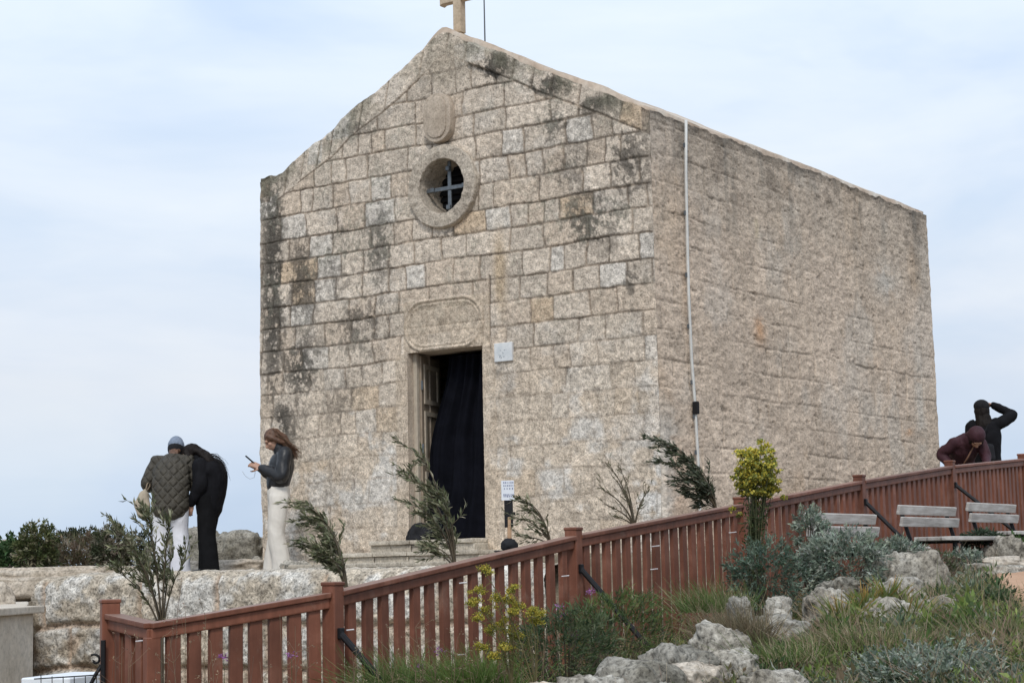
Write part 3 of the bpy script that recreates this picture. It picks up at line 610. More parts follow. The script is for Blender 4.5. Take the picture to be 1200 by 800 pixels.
def rock(label, px, py, Y, w, h, d=None, seed=0, mat=None, rz=0, name='rock', sink=.35, cat='rock', group=None, ang=.55, sub=5, rough=1.0):
    """py = pixel height of the rock's top"""
    top = at(px, py, Y); d = d or w * .8; bm = bmesh.new(); bmesh.ops.create_icosphere(bm, subdivisions=sub, radius=1)
    r = random.Random(seed); off = Vector((r.uniform(-50, 50), r.uniform(-50, 50), r.uniform(-50, 50)))
    hz = h / 2 * (1 + sink)
    for v in bm.verts:
        p = v.co.copy(); q = Vector([math.copysign(abs(c) ** ang, c) for c in p]); q = p.lerp(q, .55)
        n1 = mnoise.fractal(p * 1.1 + off, 1, 2, 3) * .34; n2 = mnoise.ridged_multi_fractal(p * 2.6 + off, 1, 2, 5, 1, 2) * .07 - .09; n3 = mnoise.fractal(p * 8 + off, 1, 2, 5) * .075 - .05 * max(0, .25 - abs(mnoise.noise(p * 2.2 - off)) * 1.0)
        q = q * (1 + (n1 + (n2 + n3) * rough)); v.co = Vector((q.x * w / 2, q.y * d / 2, q.z * hz))
    zm = max(v.co.z for v in bm.verts)
    for v in bm.verts: v.co.z -= zm
    me = bpy.data.meshes.new(name); bm.to_mesh(me); bm.free()
    o = link(name, me, mat or rockw, None, True); o.location = top; o.rotation_euler = (0, 0, rz); tag(o, label, cat, group); return o
# ledges and rubble behind the people and to the left
rock('long low tan ledge of bedrock at the left edge, behind the retaining wall', 60, 662, 22.0, 3.1, .36, 1.0, 1, ledge_m, .05, 'rock_ledge', sub=6, cat='rock ledge', ang=.35, rough=.5)
rock('flat tan ledge of bedrock behind the feet of the woman in black', 268, 655, 21.2, 1.45, .28, .8, 2, ledge_m, -.3, 'rock_ledge', sub=5, cat='rock ledge', ang=.3, rough=.5)
rock('low tan slab of rock between the two pairs of white trousers', 160, 666, 20.9, 1.9, .2, .8, 3, ledge_m, -.1, 'rock_ledge', cat='rock ledge', ang=.4, rough=.6) if False else None
rock('grey lichen-spotted boulder of the rubble wall, touching the chapel corner', 281, 620, 24.3, .95, .62, .7, 4, rocky, .2, 'boulder', cat='boulder', ang=.45)
rock('grey boulder just right of the woman in black, darkest of the rubble wall', 245, 616, 25.0, 1.0, .72, .7, 5, rocky, 0, 'boulder', cat='boulder', ang=.45)
rock('grey boulder seen between the two standing friends', 208, 626, 25.2, .9, .6, .7, 6, rocky, 0, 'boulder', cat='boulder')
rock('far pinkish tan hump of rock on the skyline at the left edge', -5, 630, 40, 2.6, 1.2, 1.5, 7, ledge_m, 0, 'boulder', cat='boulder')
rock('rounded tan stone standing on the paved landing at the left edge', -4, 680, 18.2, .34, .34, .3, 8, ledge_m, 0, 'round_stone', cat='stone', ang=.9, sub=4, rough=.4)
for i, (px, py, Y, w_, h_) in enumerate([(345, 655, 19.9, .35, .14), (372, 664, 19.3, .4, .12), (300, 651, 21.4, .12, .06)]):
    rock(['weathered stone at the chapel foot just right of the woman with the phone', 'flat stone lying left of the entrance steps', 'tiny white stone lying at the chapel corner behind the woman with the phone'][i], px, py, Y, w_, h_, None, 30 + i, rockw, i, 'stone', cat='stone', sub=4)
# landing and parapet at the far left
lp = at(12, 712, 14.6); slabm = stone_mat('marble_slab', ((.48, .42, .34), (.58, .52, .44), (.66, .61, .54)), .14, 20, .2)
par = thing('stone_parapet', 'smooth beige stone pier with an overhanging slab at the left edge', 'parapet', (lp.x - .8, 14.9, -1.5))
def lbox(c, s, name, mat, parent, bev=.01, R=None):
    o = MB().box(Vector(c) - parent.location, s, R).build(name, mat, parent, bevel=bev, seg=2); return o
Rp = Matrix.Rotation(-.10, 3, 'Z')
lbox((lp.x - .83, 15.0, lp.z - .03), (1.66, 1.1, .06), 'coping_slab', slabm, par, .01, Rp); lbox((lp.x - .87, 15.05, lp.z - .06 - .6), (1.60, .9, 1.2), 'pier', slabm, par, .01, Rp)
lbox((lp.x - 1.6, 14.66, lp.z - .35), (1.2, .3, .35), 'recess', plain('recess_shade', (.2, .17, .14)), par, .01, Rp) if False else None
land = MB(); l0 = at(20, 694, 18.3)
xe = at(33, 700, 17.6).x; land.extrude([(at(31, 700, 15.7).x, 15.7), (at(34, 700, 19.7).x, 19.7), (-12, 19.7), (-12, 15.7)], (0, 0, 0), (1, 0, 0), (0, 1, 0), (0, 0, 1), -1.7, -.27); lo_ = land.build('paved_landing', slabm, None, bevel=.02, seg=2); tag(lo_, kind='structure')
ws = thing('white_slab', 'bright white stone slab lying level beside the black iron gate', 'slab', tuple(at(84, 790, 11.6)))
MB().box((0, 0, -.03), (.34, .62, .06), Matrix.Rotation(-.3, 3, 'Z')).build('slab_top', plain('white_marble', (.74, .77, .80), .45, .05, 6), ws, bevel=.008)
MB().box((0, 0, -.45), (.28, .5, .78), Matrix.Rotation(-.3, 3, 'Z')).build('slab_base', slabm, ws, bevel=.008)
# ================================================================ doorway curtain, bag, sign stand
def curtain():
    us = np.linspace(du0 + .02, du1 - .10, 150); zs = np.linspace(dz0 + .02, dz1 - .04, 120); U, Z_ = np.meshgrid(us, zs)
    t = (Z_ - dz0) / (dz1 - dz0); Uc = U + (du0 - U) * .0 + .10 * np.sin((1 - t) * 2.5) * ((U - du0) / (du1 - du0)) * (1 - t)
    Uc = np.where(True, du0 + (Uc - du0) * (1 - .28 * sstep(.45, 1.0, t) * 1.0 + .14 * sstep(.3, 0, t)), Uc)
    d = -.30 + .022 * np.sin(U * 50 + 5 * fbm(U * 4, t * 1.5, 6) + 1.5 * t) * (.4 + t) + .03 * np.sin(U * 23 + 2 * t + 3 * fbm(U * 2, t * 2, 7)) + .06 * (1 - t) * fbm(U * 3, t * 2, 5)
    return grid_mesh('door_curtain', npP(cL, nF)(Uc, Z_, d))
cur = link('door_curtain', curtain(), plain('curtain_cloth', (.006, .0065, .010), .95, .3, 6, sheen=0, spec=.05), None, True); tag(cur, 'black cloth curtain hanging in the open chapel doorway', 'curtain')
blackc = plain('black_fabric', (.014, .014, .017), .85, .3, 20)
p_ = fpt(du1 - .22, dz0, -.02); rock('black bundle of cloth lying on the threshold in the doorway corner', 492, 612, p_.y, .26, .2, .22, 55, blackc, .3, 'cloth_bundle', cat='bundle', sub=4, ang=.9, rough=.5)
rock('x', 0, 0, 1, .1, .1) if False else None
sg = Vector((at(597, 640, 17.9).x, 17.9, 0)); sg.z = at(597, 646, 17.9).z
st = thing('sign_stand', 'black sign stand with a white notice and a black sandbag at its foot', 'sign stand', tuple(sg)); ppx = 17.9 / 2134
MB().tube([(0, 0, 0), (.005, 0, 40 * ppx)], .022, 10).build('pole', plain('sign_pole_wood', (.45, .29, .18), .6), st)
MB().box((0, 0, 55 * ppx), (.085, .03, 54 * ppx)).build('board', blackc, st, bevel=.008, seg=2)
pap = MB().box((-.005, -.022, 71 * ppx), (.125, .004, 23 * ppx)).build('notice', plain('notice_paper', (.72, .75, .80), .6, .03), st)
mb = MB(); rd = random.Random(2)
for rz_, n_ in ((80, 6), (76.5, 6), (73, 4), (66, 7), (64, 6)):
    for i in range(n_): mb.box((-.05 + .105 * (i + .5) / n_, -.0255, rz_ * ppx), (.009, .002, ppx * rd.uniform(.8, 2.0)))
mb.build('notice_text', plain('notice_ink', (.12, .15, .28), .7), pap)
MB().box((.05, 0, 44 * ppx), (.03, .03, .03)).build('clip', blackc, st, bevel=.004)
bm = bmesh.new(); bmesh.ops.create_icosphere(bm, subdivisions=4, radius=1)
for v in bm.verts:
    k = 1 + .12 * mnoise.fractal(v.co * 2.5, 1, 2, 4); v.co = Vector((v.co.x * .085 * k, v.co.y * .085 * k, v.co.z * .075 * k + .055))
me = bpy.data.meshes.new('sandbag'); bm.to_mesh(me); bm.free(); link('sandbag', me, blackc, st, True)
MB().box((0, 0, .005), (.3, .3, .014)).build('base_plate', blackc, st, bevel=.004)
# ================================================================ fence
def paint():
    m, nt, b = nodes('fence_brown_paint'); f = nz(nt, 5, 5, .6); g_ = nz(nt, 22, 5, .7, mscale=(1, 1, .08))
    col = ramp(nt, f, [(.3, (.135, .053, .033)), (.55, (.178, .070, .044)), (.72, (.235, .105, .070))])
    col = mul(nt, col, ramp(nt, g_, [(.3, (.80,) * 3), (.5, (1,) * 3), (.72, (1.22,) * 3)]))
    dn = nz(nt, 3, 7, .75); col = mul(nt, col, (.34, .27, .21), 'MIX', ramp(nt, dn, [(.58, (0,) * 3), (.72, (.30,) * 3)]))
    oi = nt.nodes.new('ShaderNodeObjectInfo'); col = mul(nt, col, ramp(nt, oi.outputs['Random'], [(0, (.82,) * 3), (.5, (1, 1, 1)), (1, (1.18, 1.14, 1.12))]))
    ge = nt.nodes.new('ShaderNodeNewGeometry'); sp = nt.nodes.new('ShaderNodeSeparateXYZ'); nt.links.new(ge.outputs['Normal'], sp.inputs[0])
    col = mul(nt, col, (.40, .31, .26), 'MIX', ramp(nt, sp.outputs[2], [(.6, (0,) * 3), (.95, (.38,) * 3)]))      # lit pinkish rail tops: sky light put into the colour of upward faces
    nt.links.new(col, b.inputs['Base Color']); b.inputs['Roughness'].default_value = .5; b.inputs['Specular IOR Level'].default_value = .22; bump(nt, b, g_, .35, .005); return m
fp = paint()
fen = thing('picket_fence', 'long reddish brown picket fence climbing from the gate up past the chapel', 'fence', (FP0.x, FP0.y, FP0.z - 1.2)); FO = fen.location
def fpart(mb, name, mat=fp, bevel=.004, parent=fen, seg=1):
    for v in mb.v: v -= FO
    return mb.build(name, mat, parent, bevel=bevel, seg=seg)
def foot(p): return -1.2 if p.y < 10.2 else tz(p.x + .05, p.y)
cornp = at(178, 729, 9.4); gatep = at(129, 718, 9.85)
def post(p, top=.035, w_=.088, ang=0):
    R = Matrix.Rotation(ang, 3, 'Z'); zb = min(foot(p), p.z - 1.0) - .1; zt = p.z + top
    o = fpart(MB().box((p.x, p.y, (zb + zt) / 2), (w_, w_, zt - zb), R), 'post', bevel=.005)
    c_ = fpart(MB().box((p.x, p.y, zt + .008), (w_ + .010, w_ + .010, .022), R), 'post_cap', bevel=.005); c_.parent = o
fang = math.atan2(FD.y, FD.x)
def bay(a, b, n, e0=0, e1=0):
    """rails + pickets between a and b (rail-top points)"""
    d = (b - a); L = math.hypot(d.x, d.y); dh = Vector((d.x, d.y, 0)).normalized(); sl = d.z / L
    pan = bpy.data.objects.new('bay', None); C.objects.link(pan); pan.parent = fen
    s0, s1 = .035 + e0, L - .035 + e1; P = lambda s: a + dh * s + Vector((0, 0, sl * s))
    m_ = MB(); m_.vbeam(P(s0) - Vector((0, 0, .014)), P(s1) - Vector((0, 0, .014)), .10, .028); fpart(m_, 'cap_rail', parent=pan, bevel=.006, seg=2)
    m_ = MB(); m_.vbeam(P(s0) - Vector((0, 0, .057)), P(s1) - Vector((0, 0, .057)), .064, .054); fpart(m_, 'top_rail', parent=pan, bevel=.008, seg=2)
    m_ = MB(); m_.vbeam(P(s0) - Vector((0, 0, .98)), P(s1) - Vector((0, 0, .98)), .055, .07); fpart(m_, 'bottom_rail', parent=pan, bevel=.006)
    ang = math.atan2(dh.y, dh.x); R = Matrix.Rotation(ang, 3, 'Z'); rr_ = random.Random(int(a.x * 1000))
    for i in range(n):
        s = L * (i + 1) / (n + 1); c = P(s); h_ = .93
        R2 = R @ Matrix.Rotation(rr_.uniform(-.012, .012), 3, 'Y') @ Matrix.Rotation(rr_.uniform(-.05, .05), 3, 'Z')
        fpart(MB().box((c.x, c.y, c.z - .075 - h_ / 2), (.074 + rr_.uniform(-.003, .003), .032, h_), R2), 'picket', parent=pan, bevel=.003)
for p in fence_pts: post(p, ang=fang)
bays = [16, 17, 17, 17, 17, 5]
for i in range(5): bay(fence_pts[i], fence_pts[i + 1], bays[i])
q = fence_pts[5].lerp(fence_pts[6], .35); 
bay(fence_pts[5], fence_pts[6], 4) if False else None
a1 = math.atan2((fence_pts[0] - cornp).y, (fence_pts[0] - cornp).x); bay(cornp, fence_pts[0], 8, -.05)
bay(gatep, cornp, 3, 0, .05); post(gatep, .055, .095, .35)
fpart(MB().box((cornp.x, cornp.y, cornp.z - .075 - .55), (.075, .06, 1.1), Matrix.Rotation(a1, 3, 'Z')), 'corner_post', bevel=.004)
# struts that prop the posts from the garden side
ironb = plain('black_iron', (.013, .013, .015), .5, .2, 30, .3)
for i, (pxa, pya, out, drop) in enumerate([(398, 742, .75, .95), (680, 666, .57, .62), (0, 0, .6, .6), (1013, 588, .55, .62), (1119, 568, .72, .62)]):
    if i == 2: continue
    p = fence_pts[i]; a = at(pxa, pya, p.y - .05); a = Vector((p.x, p.y, a.z)) + FN * .05
    e = Vector((p.x, p.y, a.z)) + FN * out - FD * .02; 
    e.z = {0: a.z - .62, 1: at(756, 752, e.y).z - .05, 3: a.z - .5, 4: at(1176, 624, e.y).z - .05}[i]
    mb = MB(); mb.tube([a, e], .019, 8); fpart(mb, 'strut', ironb, 0)
    fpart(MB().box(a - FN * .01, (.04, .05, .06), Matrix.Rotation(fang, 3, 'Z')), 'strut_bracket', ironb, .004)
# white cable ties on pickets
tie = plain('white_plastic', (.62, .6, .62), .5)
for (px, py, Y) in [(163, 751, 9.5), (410, 738, 10.05), (542, 683, 10.95), (540, 767, 10.95), (662, 675, 12.0), (768, 640, 13.1), (766, 667, 13.1), (858, 624, 14.2)]:
    a = at(px - 4, py, Y - .06); b_ = at(px + 5, py - 1, Y - .06); fpart(MB().tube([a, b_], .004, 6), 'cable_tie', tie, 0)
# ================================================================ iron gate
gp = at(112, 752, 9.75); gate = thing('iron_gate', 'black wrought iron gate with a scroll at the end of the fence', 'gate', (gp.x, gp.y, gp.z - .8))
GO = gate.location
def gpt(px, py, Y=9.75): return at(px, py, Y) - GO
MB().box(gpt(121, 790), (.024, .024, .36)).build('upright', ironb, gate, bevel=.003)
MB().box(gpt(121, 850), (.02, .02, .5)).build('upright', ironb, gate, bevel=.003)
sc_pts = []
for i in range(26): t = i / 25; a_ = 5.4 * t; r_ = 1.5 + 5.8 * t; sc_pts.append(gpt(109.5 - math.cos(a_) * r_ * 1.0 + 2, 771 + math.sin(a_) * r_ + 2))
MB().tube(sc_pts, .007, 6).build('scroll', ironb, gate, smooth=True)
MB().tube([gpt(119, 779), gpt(112, 790), gpt(104, 806), gpt(96, 830)], .011, 6).build('brace', ironb, gate, smooth=True)
for i, x_ in enumerate(range(48, 116, 13)): MB().tube([gpt(x_, 792 if i else 790, 9.7 + .02 * i), gpt(x_ + 1, 870, 9.7 + .02 * i)], .0025, 5).build('wire', ironb, gate)
MB().tube([gpt(40, 795), gpt(119, 790)], .0035, 5).build('top_wire', ironb, gate)
# ================================================================ benches
slat = None
def benchwood():
    m, nt, b = nodes('weathered_bench_wood'); f = nz(nt, 10, 6, .7, mscale=(.25, 1, 3)); g_ = nz(nt, 3, 5)
    col = ramp(nt, f, [(.3, (.28, .255, .23)), (.5, (.45, .42, .39)), (.68, (.60, .58, .55))]); col = mul(nt, col, ramp(nt, g_, [(.3, (.8,) * 3), (.7, (1.15,) * 3)]))
    nt.links.new(col, b.inputs['Base Color']); b.inputs['Roughness'].default_value = .9; bump(nt, b, f, .5, .006); return m
bw = benchwood()
def bench(label, pxs, pyt, L=1.4, off=.72):
    # find the point on the line parallel to the fence whose pixel column is pxs
    for k in range(2000):
        s = k * .01; p = Vector((FP0.x, FP0.y, 0)) + FN * off + FD * s; r = at(pxs, pyt, p.y)
        if p.x >= r.x - 1e-4 or False:
            pass
        if k == 0: prev = p.x - r.x
        cur_ = p.x - r.x
        if prev * cur_ <= 0 and k: break
        prev = cur_
    z_top = r.z; z0 = z_top - .74; root = thing('bench', label, 'bench', (p.x, p.y, z0), math.atan2(FD.y, FD.x), 'weathered benches in front of the fence')
    # local x along the bench, local -y towards the path (FN)
    bk = bpy.data.objects.new('backrest', None); C.objects.link(bk); bk.parent = root; lean = Matrix.Rotation(.22, 3, 'X')
    for i, zz in enumerate((.70, .60)):
        MB().box((L / 2, .02 + (zz - .45) * .22, zz), (L, .028, .082), lean @ Matrix.Rotation(0, 3, 'X')).build('backrest_slat', bw, bk, bevel=.005)
    se = bpy.data.objects.new('seat', None); C.objects.link(se); se.parent = root
    for i, yy in enumerate((-.10, -.22, -.34)): MB().box((L / 2, yy, .45), (L, .105, .035)).build('seat_slat', bw, se, bevel=.006)
    for xx in (.15, L - .15):
        mb = MB(); mb.beam((xx, .122, .74), (xx, .03, .42), .035, .012, (1, 0, 0)); mb.beam((xx, -.01, .425), (xx, -.39, .425), .03, .014, (1, 0, 0)); mb.build('side_frame', ironb, root, bevel=.003)
        MB().tube([(xx, -.35, .42), (xx, -.35, -.15)], .022, 8).build('leg', ironb, root); MB().tube([(xx, -.04, .42), (xx, -.02, -.15)], .022, 8).build('leg', ironb, root)
    return root
bench('weathered grey bench half hidden by a shrub, lowest of the three', 953, 600)
bench('weathered grey bench in the middle, its whole backrest showing', 1062, 591)
bench('weathered grey bench at the right edge, behind the black strut', 1142, 588)
# ================================================================ rocks in the garden and path
def rk(px, py, Y, w_, h_, label, seed, mat=rockw, d=None, **kw):
    if 850 < px < 1000 and py < 730: w_ *= .72; h_ *= .8; py += 4
    elif py > 730: w_ *= .78; h_ *= .8; py += 13
    return rock(label, px, py + 3, Y, w_ * .84, h_ * .9, d, seed, mat, seed * 1.3, group='rocks in the garden bank', **kw)
R_LIST = [
 (745, 752, 9.0, .62, .42, 'large grey rock at the bottom centre, right of the strut foot', rocky, .5),
 (795, 735, 9.6, .50, .34, 'smooth greenish grey rock above and right of the largest grey rock', rocky, .5),
 (690, 772, 8.8, .40, .30, 'knobbly whitish rock left of the largest grey rock', rockw, .4),
 (640, 780, 8.9, .34, .25, 'small pinkish rock beside the yellow fennel stems', ledge_m, .3),
 (768, 782, 8.6, .30, .25, 'low grey rock below the largest grey rock', rocky, .3),
 (842, 722, 10.1, .32, .30, 'upright white rock beside a dry grass tuft', rockw, .3),
 (812, 758, 9.2, .42, .24, 'broken pinkish rock at the right of the largest grey rock', ledge_m, .4),
 (860, 742, 9.8, .26, .20, 'small white rock right of the upright one', rockw, .3),
 (905, 765, 9.1, .48, .26, 'flat white rock at the bottom, left of the silvery shrub', rockw, .4),
 (950, 785, 8.8, .40, .24, 'cracked white rock at the bottom edge under the silvery shrub', rockw, .4),
 (840, 795, 8.4, .40, .2, 'low rock at the bottom edge under the dry grass', rockw, .4),
 (912, 690, 11.5, .32, .28, 'pale grey rock left of the orange-tipped plant', rockw, .3),
 (908, 712, 11.0, .44, .24, 'wide grey rock below the pale one, left of the orange-tipped plant', rocky, .35),
 (968, 680, 12.0, .38, .34, 'pointed white rock beneath the big silvery shrub', rockw, .35),
 (985, 668, 12.6, .36, .22, 'flat grey rock behind the pointed white rock', rocky, .35),
 (1056, 641, 13.0, .62, .52, 'tall white rock, biggest in the middle of the garden', rockw, .55),
 (1050, 672, 12.4, .5, .3, 'white rock in front of the tallest white rock', rockw, .45),
 (1040, 695, 11.4, .46, .28, 'round-topped white rock between the two orange-tipped plants', rockw, .4),
 (1098, 693, 11.7, .44, .28, 'white rock right of the orange-tipped plants', rockw, .4),
 (1178, 622, 15.9, .30, .40, 'white rock standing under the end of the middle bench', rockw, .4),
 (1196, 752, 9.9, .3, .3, 'pinkish rock at the right edge beside the silvery shrub', ledge_m, .3),
 (866, 690, 11.0, .20, .2, 'small grey stone below the round shrub', rocky, .2),
]
for i, (px, py, Y, w_, h_, lb, mt, d_) in enumerate(R_LIST): rk(px, py, Y, w_, h_, lb, 100 + i, mt, d_)
rock('long flat brown stone edging the path beside the benches', 1168, 651, 15.2, .46, .1, .5, 140, ledge_m, .2, 'edging_stone', cat='edging stone', sub=4, ang=.4, rough=.5)
rock('long pale stone kerb at the top of the red path', 1190, 658, 14.6, .95, .2, .5, 141, rockw, .35, 'edging_stone', cat='edging stone', sub=5, ang=.35, rough=.6)
# terracotta path: a sheet that follows the ground
m, nt, b = nodes('red_path_earth'); f = nz(nt, 3, 6, .6); f2 = nz(nt, 60, 3, .7)
col = ramp(nt, f, [(.3, (.40, .235, .145)), (.7, (.52, .33, .215))]); col = mul(nt, col, ramp(nt, f2, [(.3, (.85,) * 3), (.7, (1.12,) * 3)])); nt.links.new(col, b.inputs['Base Color']); b.inputs['Roughness'].default_value = .95; bump(nt, b, f2, .4, .006)
us = np.linspace(0, 1, 60); vs = np.linspace(0, 1, 90); U, V = np.meshgrid(us, vs)
PY = 9.6 + V * 5.2; px0 = np.interp(PY, [9.6, 11, 12.5, 14.5], [2.9, 3.12, 3.36, 3.64]); PX = px0 + U * 2.6 + .05 * (fbm(V * 9, U * 0, 3) - .5) * (1 - U)
PZ = path_z(PY) + .02 * (fbm(PX * 3, PY * 3, 6) - .5) - .12 * sstep(.05, 0, U); P = np.stack([PX, PY, PZ], -1)
o = link('path', grid_mesh('path', P), m, None, True); tag(o, kind='structure')
# ================================================================ plants
lm = leaf_mat('leaf_surface'); gm = leaf_mat('grass_blade', .6, .3); bark = plain('twig_bark', (.16, .12, .085), .9, .3, 30)
def bez(a, b, c, n=10):
    t = np.linspace(0, 1, n)[:, None]; a, b, c = (np.array(k) for k in (a, b, c)); return a * (1 - t) ** 2 + 2 * b * t * (1 - t) + c * t * t
OLIVE = [(.10, .11, .055), (.15, .16, .085), (.23, .235, .14), (.36, .345, .235), (.065, .075, .038)]
def sprig(label, name, basepx, tips, Y, nl, pal, LL=.055, LW=.013, wind=(-.9, 0, .25), depth=.25, twigs=7, cat='shrub', r0=.011, spread=.16, straight=.4):
    base = at(*basepx, Y); gz = min(tz(base.x, Y), base.z - .05); root = thing(name, label, cat, (base.x, Y, gz)); O = np.array(root.location)
    st = Leaves(); lf = Leaves(); rnd = np.random.default_rng(abs(hash(basepx)) % 9999); wind = np.array(wind); B = np.array(base) - O
    rnd = np.random.default_rng(int(basepx[0] * 7 + basepx[1]))
    st.stem(np.array([[0, 0, -.1], [B[0] * .5, 0, B[2] * .5], B]), r0 * 1.4, r0, (.12, .095, .065))
    for (tx, ty) in tips:
        T = np.array(at(tx, ty, Y + rnd.uniform(-depth, depth))) - O; mid = B + np.array([(T[0] - B[0]) * .25, (T[1] - B[1]) * .5, (T[2] - B[2]) * (.5 + straight * .5)])
        c = bez(B, mid, T, 14); st.stem(c, r0 * .7, .0018, (.15, .12, .08))
        for k in range(twigs):
            t = rnd.uniform(.22, 1) ** .8; i = min(int(t * 13), 12); p = c[i] + (c[min(i + 1, 13)] - c[i]) * (t * 13 - i); d = unit(c[i + 1] - c[i])
            dd = unit(d * .9 + wind * .35 + rnd.normal(size=3) * .45); Lt = spread * rnd.uniform(.5, 1.2) * (1.15 - .5 * t); e = p + dd * Lt; m_ = (p + e) / 2 + rnd.normal(size=3) * .01
            tw = bez(p, m_, e + wind * Lt * .15, 6); st.stem(tw, .0025, .001, (.17, .14, .09))
            n = max(2, int(nl * 1.5 * rnd.uniform(.7, 1.3))); tt = rnd.uniform(.05, 1.02, n); ii = np.clip((tt * 5).astype(int), 0, 4); pp = tw[ii] + (tw[ii + 1] - tw[ii]) * (tt * 5 - ii)[:, None]
            D = unit(tw[ii + 1] - tw[ii]) + rnd.normal(size=(n, 3)) * .42 + wind * .3
            lf.kites(pp, D, LL * rnd.uniform(.45, 1.1, n), LW * rnd.uniform(.5, 1.0, n), cols(n, pal, .2))
        n = 8; tt = rnd.uniform(.6, 1, n); ii = np.clip((tt * 13).astype(int), 0, 12); lf.kites(c[ii], unit(c[ii + 1] - c[ii]) + rnd.normal(size=(n, 3)) * .35, LL * rnd.uniform(.7, 1.2, n), LW, cols(n, pal, .2))
    st.build('stem', lm, root); lf.build('foliage', lm, root); return root
sprig('tall leafy willowy shrub growing behind the fence corner at lower left', 'willowy_shrub', (190, 745), [(130, 608), (140, 622), (162, 586), (172, 598), (150, 640), (178, 640), (204, 640), (200, 610), (135, 668), (160, 660), (218, 655)], 10.7, 13, OLIVE, .056, .0135, (-.35, 0, .45), .25, 8, spread=.17)
sprig('wind-bent leafy sprig rising behind the fence post, right of the woman with the phone', 'willowy_shrub', (408, 700), [(347, 588), (352, 604), (362, 596), (348, 632), (372, 606), (384, 622), (360, 640), (392, 640), (396, 664), (380, 650)], 10.9, 12, OLIVE, .06, .014, (-.95, 0, .05), .15, 8, spread=.15, straight=.8)
sprig('wind-bent leafy shrub standing in front of the open doorway', 'willowy_shrub', (534, 668), [(474, 522), (466, 550), (478, 560), (490, 572), (478, 590), (502, 566), (514, 580), (497, 606), (526, 600), (482, 640), (505, 640), (520, 625), (532, 630)], 12.2, 11, OLIVE, .062, .014, (-.8, 0, .25), .15, 8, spread=.16, straight=.75)
sprig('thin leafy sprig just right of the sign stand', 'willowy_shrub', (646, 640), [(602, 582), (612, 586), (600, 606), (622, 598), (634, 612), (606, 628), (626, 622)], 12.6, 7, OLIVE, .06, .012, (-.9, 0, .2), .12, 5, spread=.12, straight=.8)
sprig('nearly bare brown twiggy shrub in front of the chapel corner', 'bare_shrub', (744, 618), [(709, 541), (716, 556), (726, 548), (706, 590), (732, 575), (754, 588), (718, 604), (762, 572), (700, 570)], 13.4, 2, [(.13, .12, .07), (.20, .16, .10), (.10, .11, .05)], .05, .009, (-.3, 0, .6), .15, 5, r0=.013, spread=.14)
sprig('dense dark wind-bent shrub in front of the white conduit', 'willowy_shrub', (840, 598), [(768, 516), (780, 522), (790, 530), (776, 542), (796, 545), (808, 540), (792, 560), (815, 556), (806, 580), (828, 572), (836, 580), (822, 590), (800, 570)], 15.2, 15, [(.035, .045, .025), (.06, .075, .04), (.10, .115, .07), (.16, .17, .12)], .065, .015, (-.9, 0, .15), .15, 9, spread=.16, straight=.7)
# rounded shrubs built from leafy shoots
def shrub(label, name, px, py, Y, rw, rh, n, pal, LL=.03, LW=.009, rd_=None, cat='shrub', up=.35, shoots=None, seed=0, dense=9, lump=.3, base_z=None, slen=.10):
    """centre pixel, radii in metres; foliage sits on shoots that start inside the crown"""
    c = at(px, py, Y); zg = base_z if base_z is not None else min(tz(c.x, c.y), c.z - rh * .6); root = thing(name, label, cat, (c.x, c.y, zg)); H = c.z - zg
    rnd = np.random.default_rng(seed + int(px)); st = Leaves(); lf = Leaves(); rd_ = rd_ or rw * .8
    D = unit(rnd.normal(size=(n, 3))); D[:, 2] = np.abs(D[:, 2]) * 1.0 - .95 * rnd.random(n); D = unit(D)
    az = np.arctan2(D[:, 1], D[:, 0]); k = 1 + lump * (fbm(az * 1.6 + 3, D[:, 2] * 2.2 + seed, seed) - .5) * 2 + rnd.normal(size=n) * .07
    R = np.stack([D[:, 0] * rw, D[:, 1] * rd_, D[:, 2] * np.where(D[:, 2] < 0, max(H, rh), rh)], 1) * k[:, None]; tip = R + np.array([0, 0, H]); inn = R * rnd.uniform(.45, .85, (n, 1)) + np.array([0, 0, H])
    for i in range(0, n, max(1, n // 60)):
        st.stem(bez((rnd.normal() * .02, rnd.normal() * .02, -.05), tip[i] * np.array([.4, .4, .55]), tip[i] * .97, 7), .006, .0015, (.14, .11, .08))
    dirs = unit(unit(R) + np.array([0, 0, up]) + rnd.normal(size=(n, 3)) * .25)
    P = np.repeat(inn, dense, 0) + np.repeat(tip - inn, dense, 0) * rnd.uniform(.0, 1.08, (n * dense, 1)) + rnd.normal(size=(n * dense, 3)) * .006
    DD = np.repeat(dirs, dense, 0) + rnd.normal(size=(n * dense, 3)) * .55; cc = np.repeat(cols(n, pal, .14), dense, 0) * rnd.uniform(.85, 1.15, (n * dense, 1))
    lf.kites(P, DD, LL * rnd.uniform(.6, 1.3, n * dense), LW * rnd.uniform(.7, 1.3, n * dense), cc)
    st.build('branches', lm, root); lf.build('foliage', lm, root); return root
SILV = [(.17, .215, .165), (.24, .29, .23), (.33, .375, .30), (.12, .155, .115), (.42, .46, .39)]
DKG = [(.035, .06, .035), (.06, .09, .055), (.09, .13, .085), (.03, .045, .025)]
shrub('round dark grey-green shrub at the foot of the yellow-headed spurge', 'cushion_shrub', 897, 668, 12.3, .25, .20, 420, [(.08, .125, .085), (.12, .175, .125), (.18, .235, .18), (.05, .08, .05)], .034, .009, seed=1)
shrub('big silvery grey-green shrub in front of the lowest bench', 'silvery_shrub', 990, 652, 12.9, .31, .18, 620, SILV, .038, .011, seed=2)
shrub('silvery shoot-topped shrub left of the lowest bench', 'silvery_shrub', 950, 620, 13.1, .11, .15, 200, SILV, .038, .011, seed=3)
shrub('pale silvery shrub between the lowest and the middle bench', 'silvery_shrub', 1052, 645, 13.9, .18, .09, 220, SILV, .036, .010, seed=4, lump=.4)
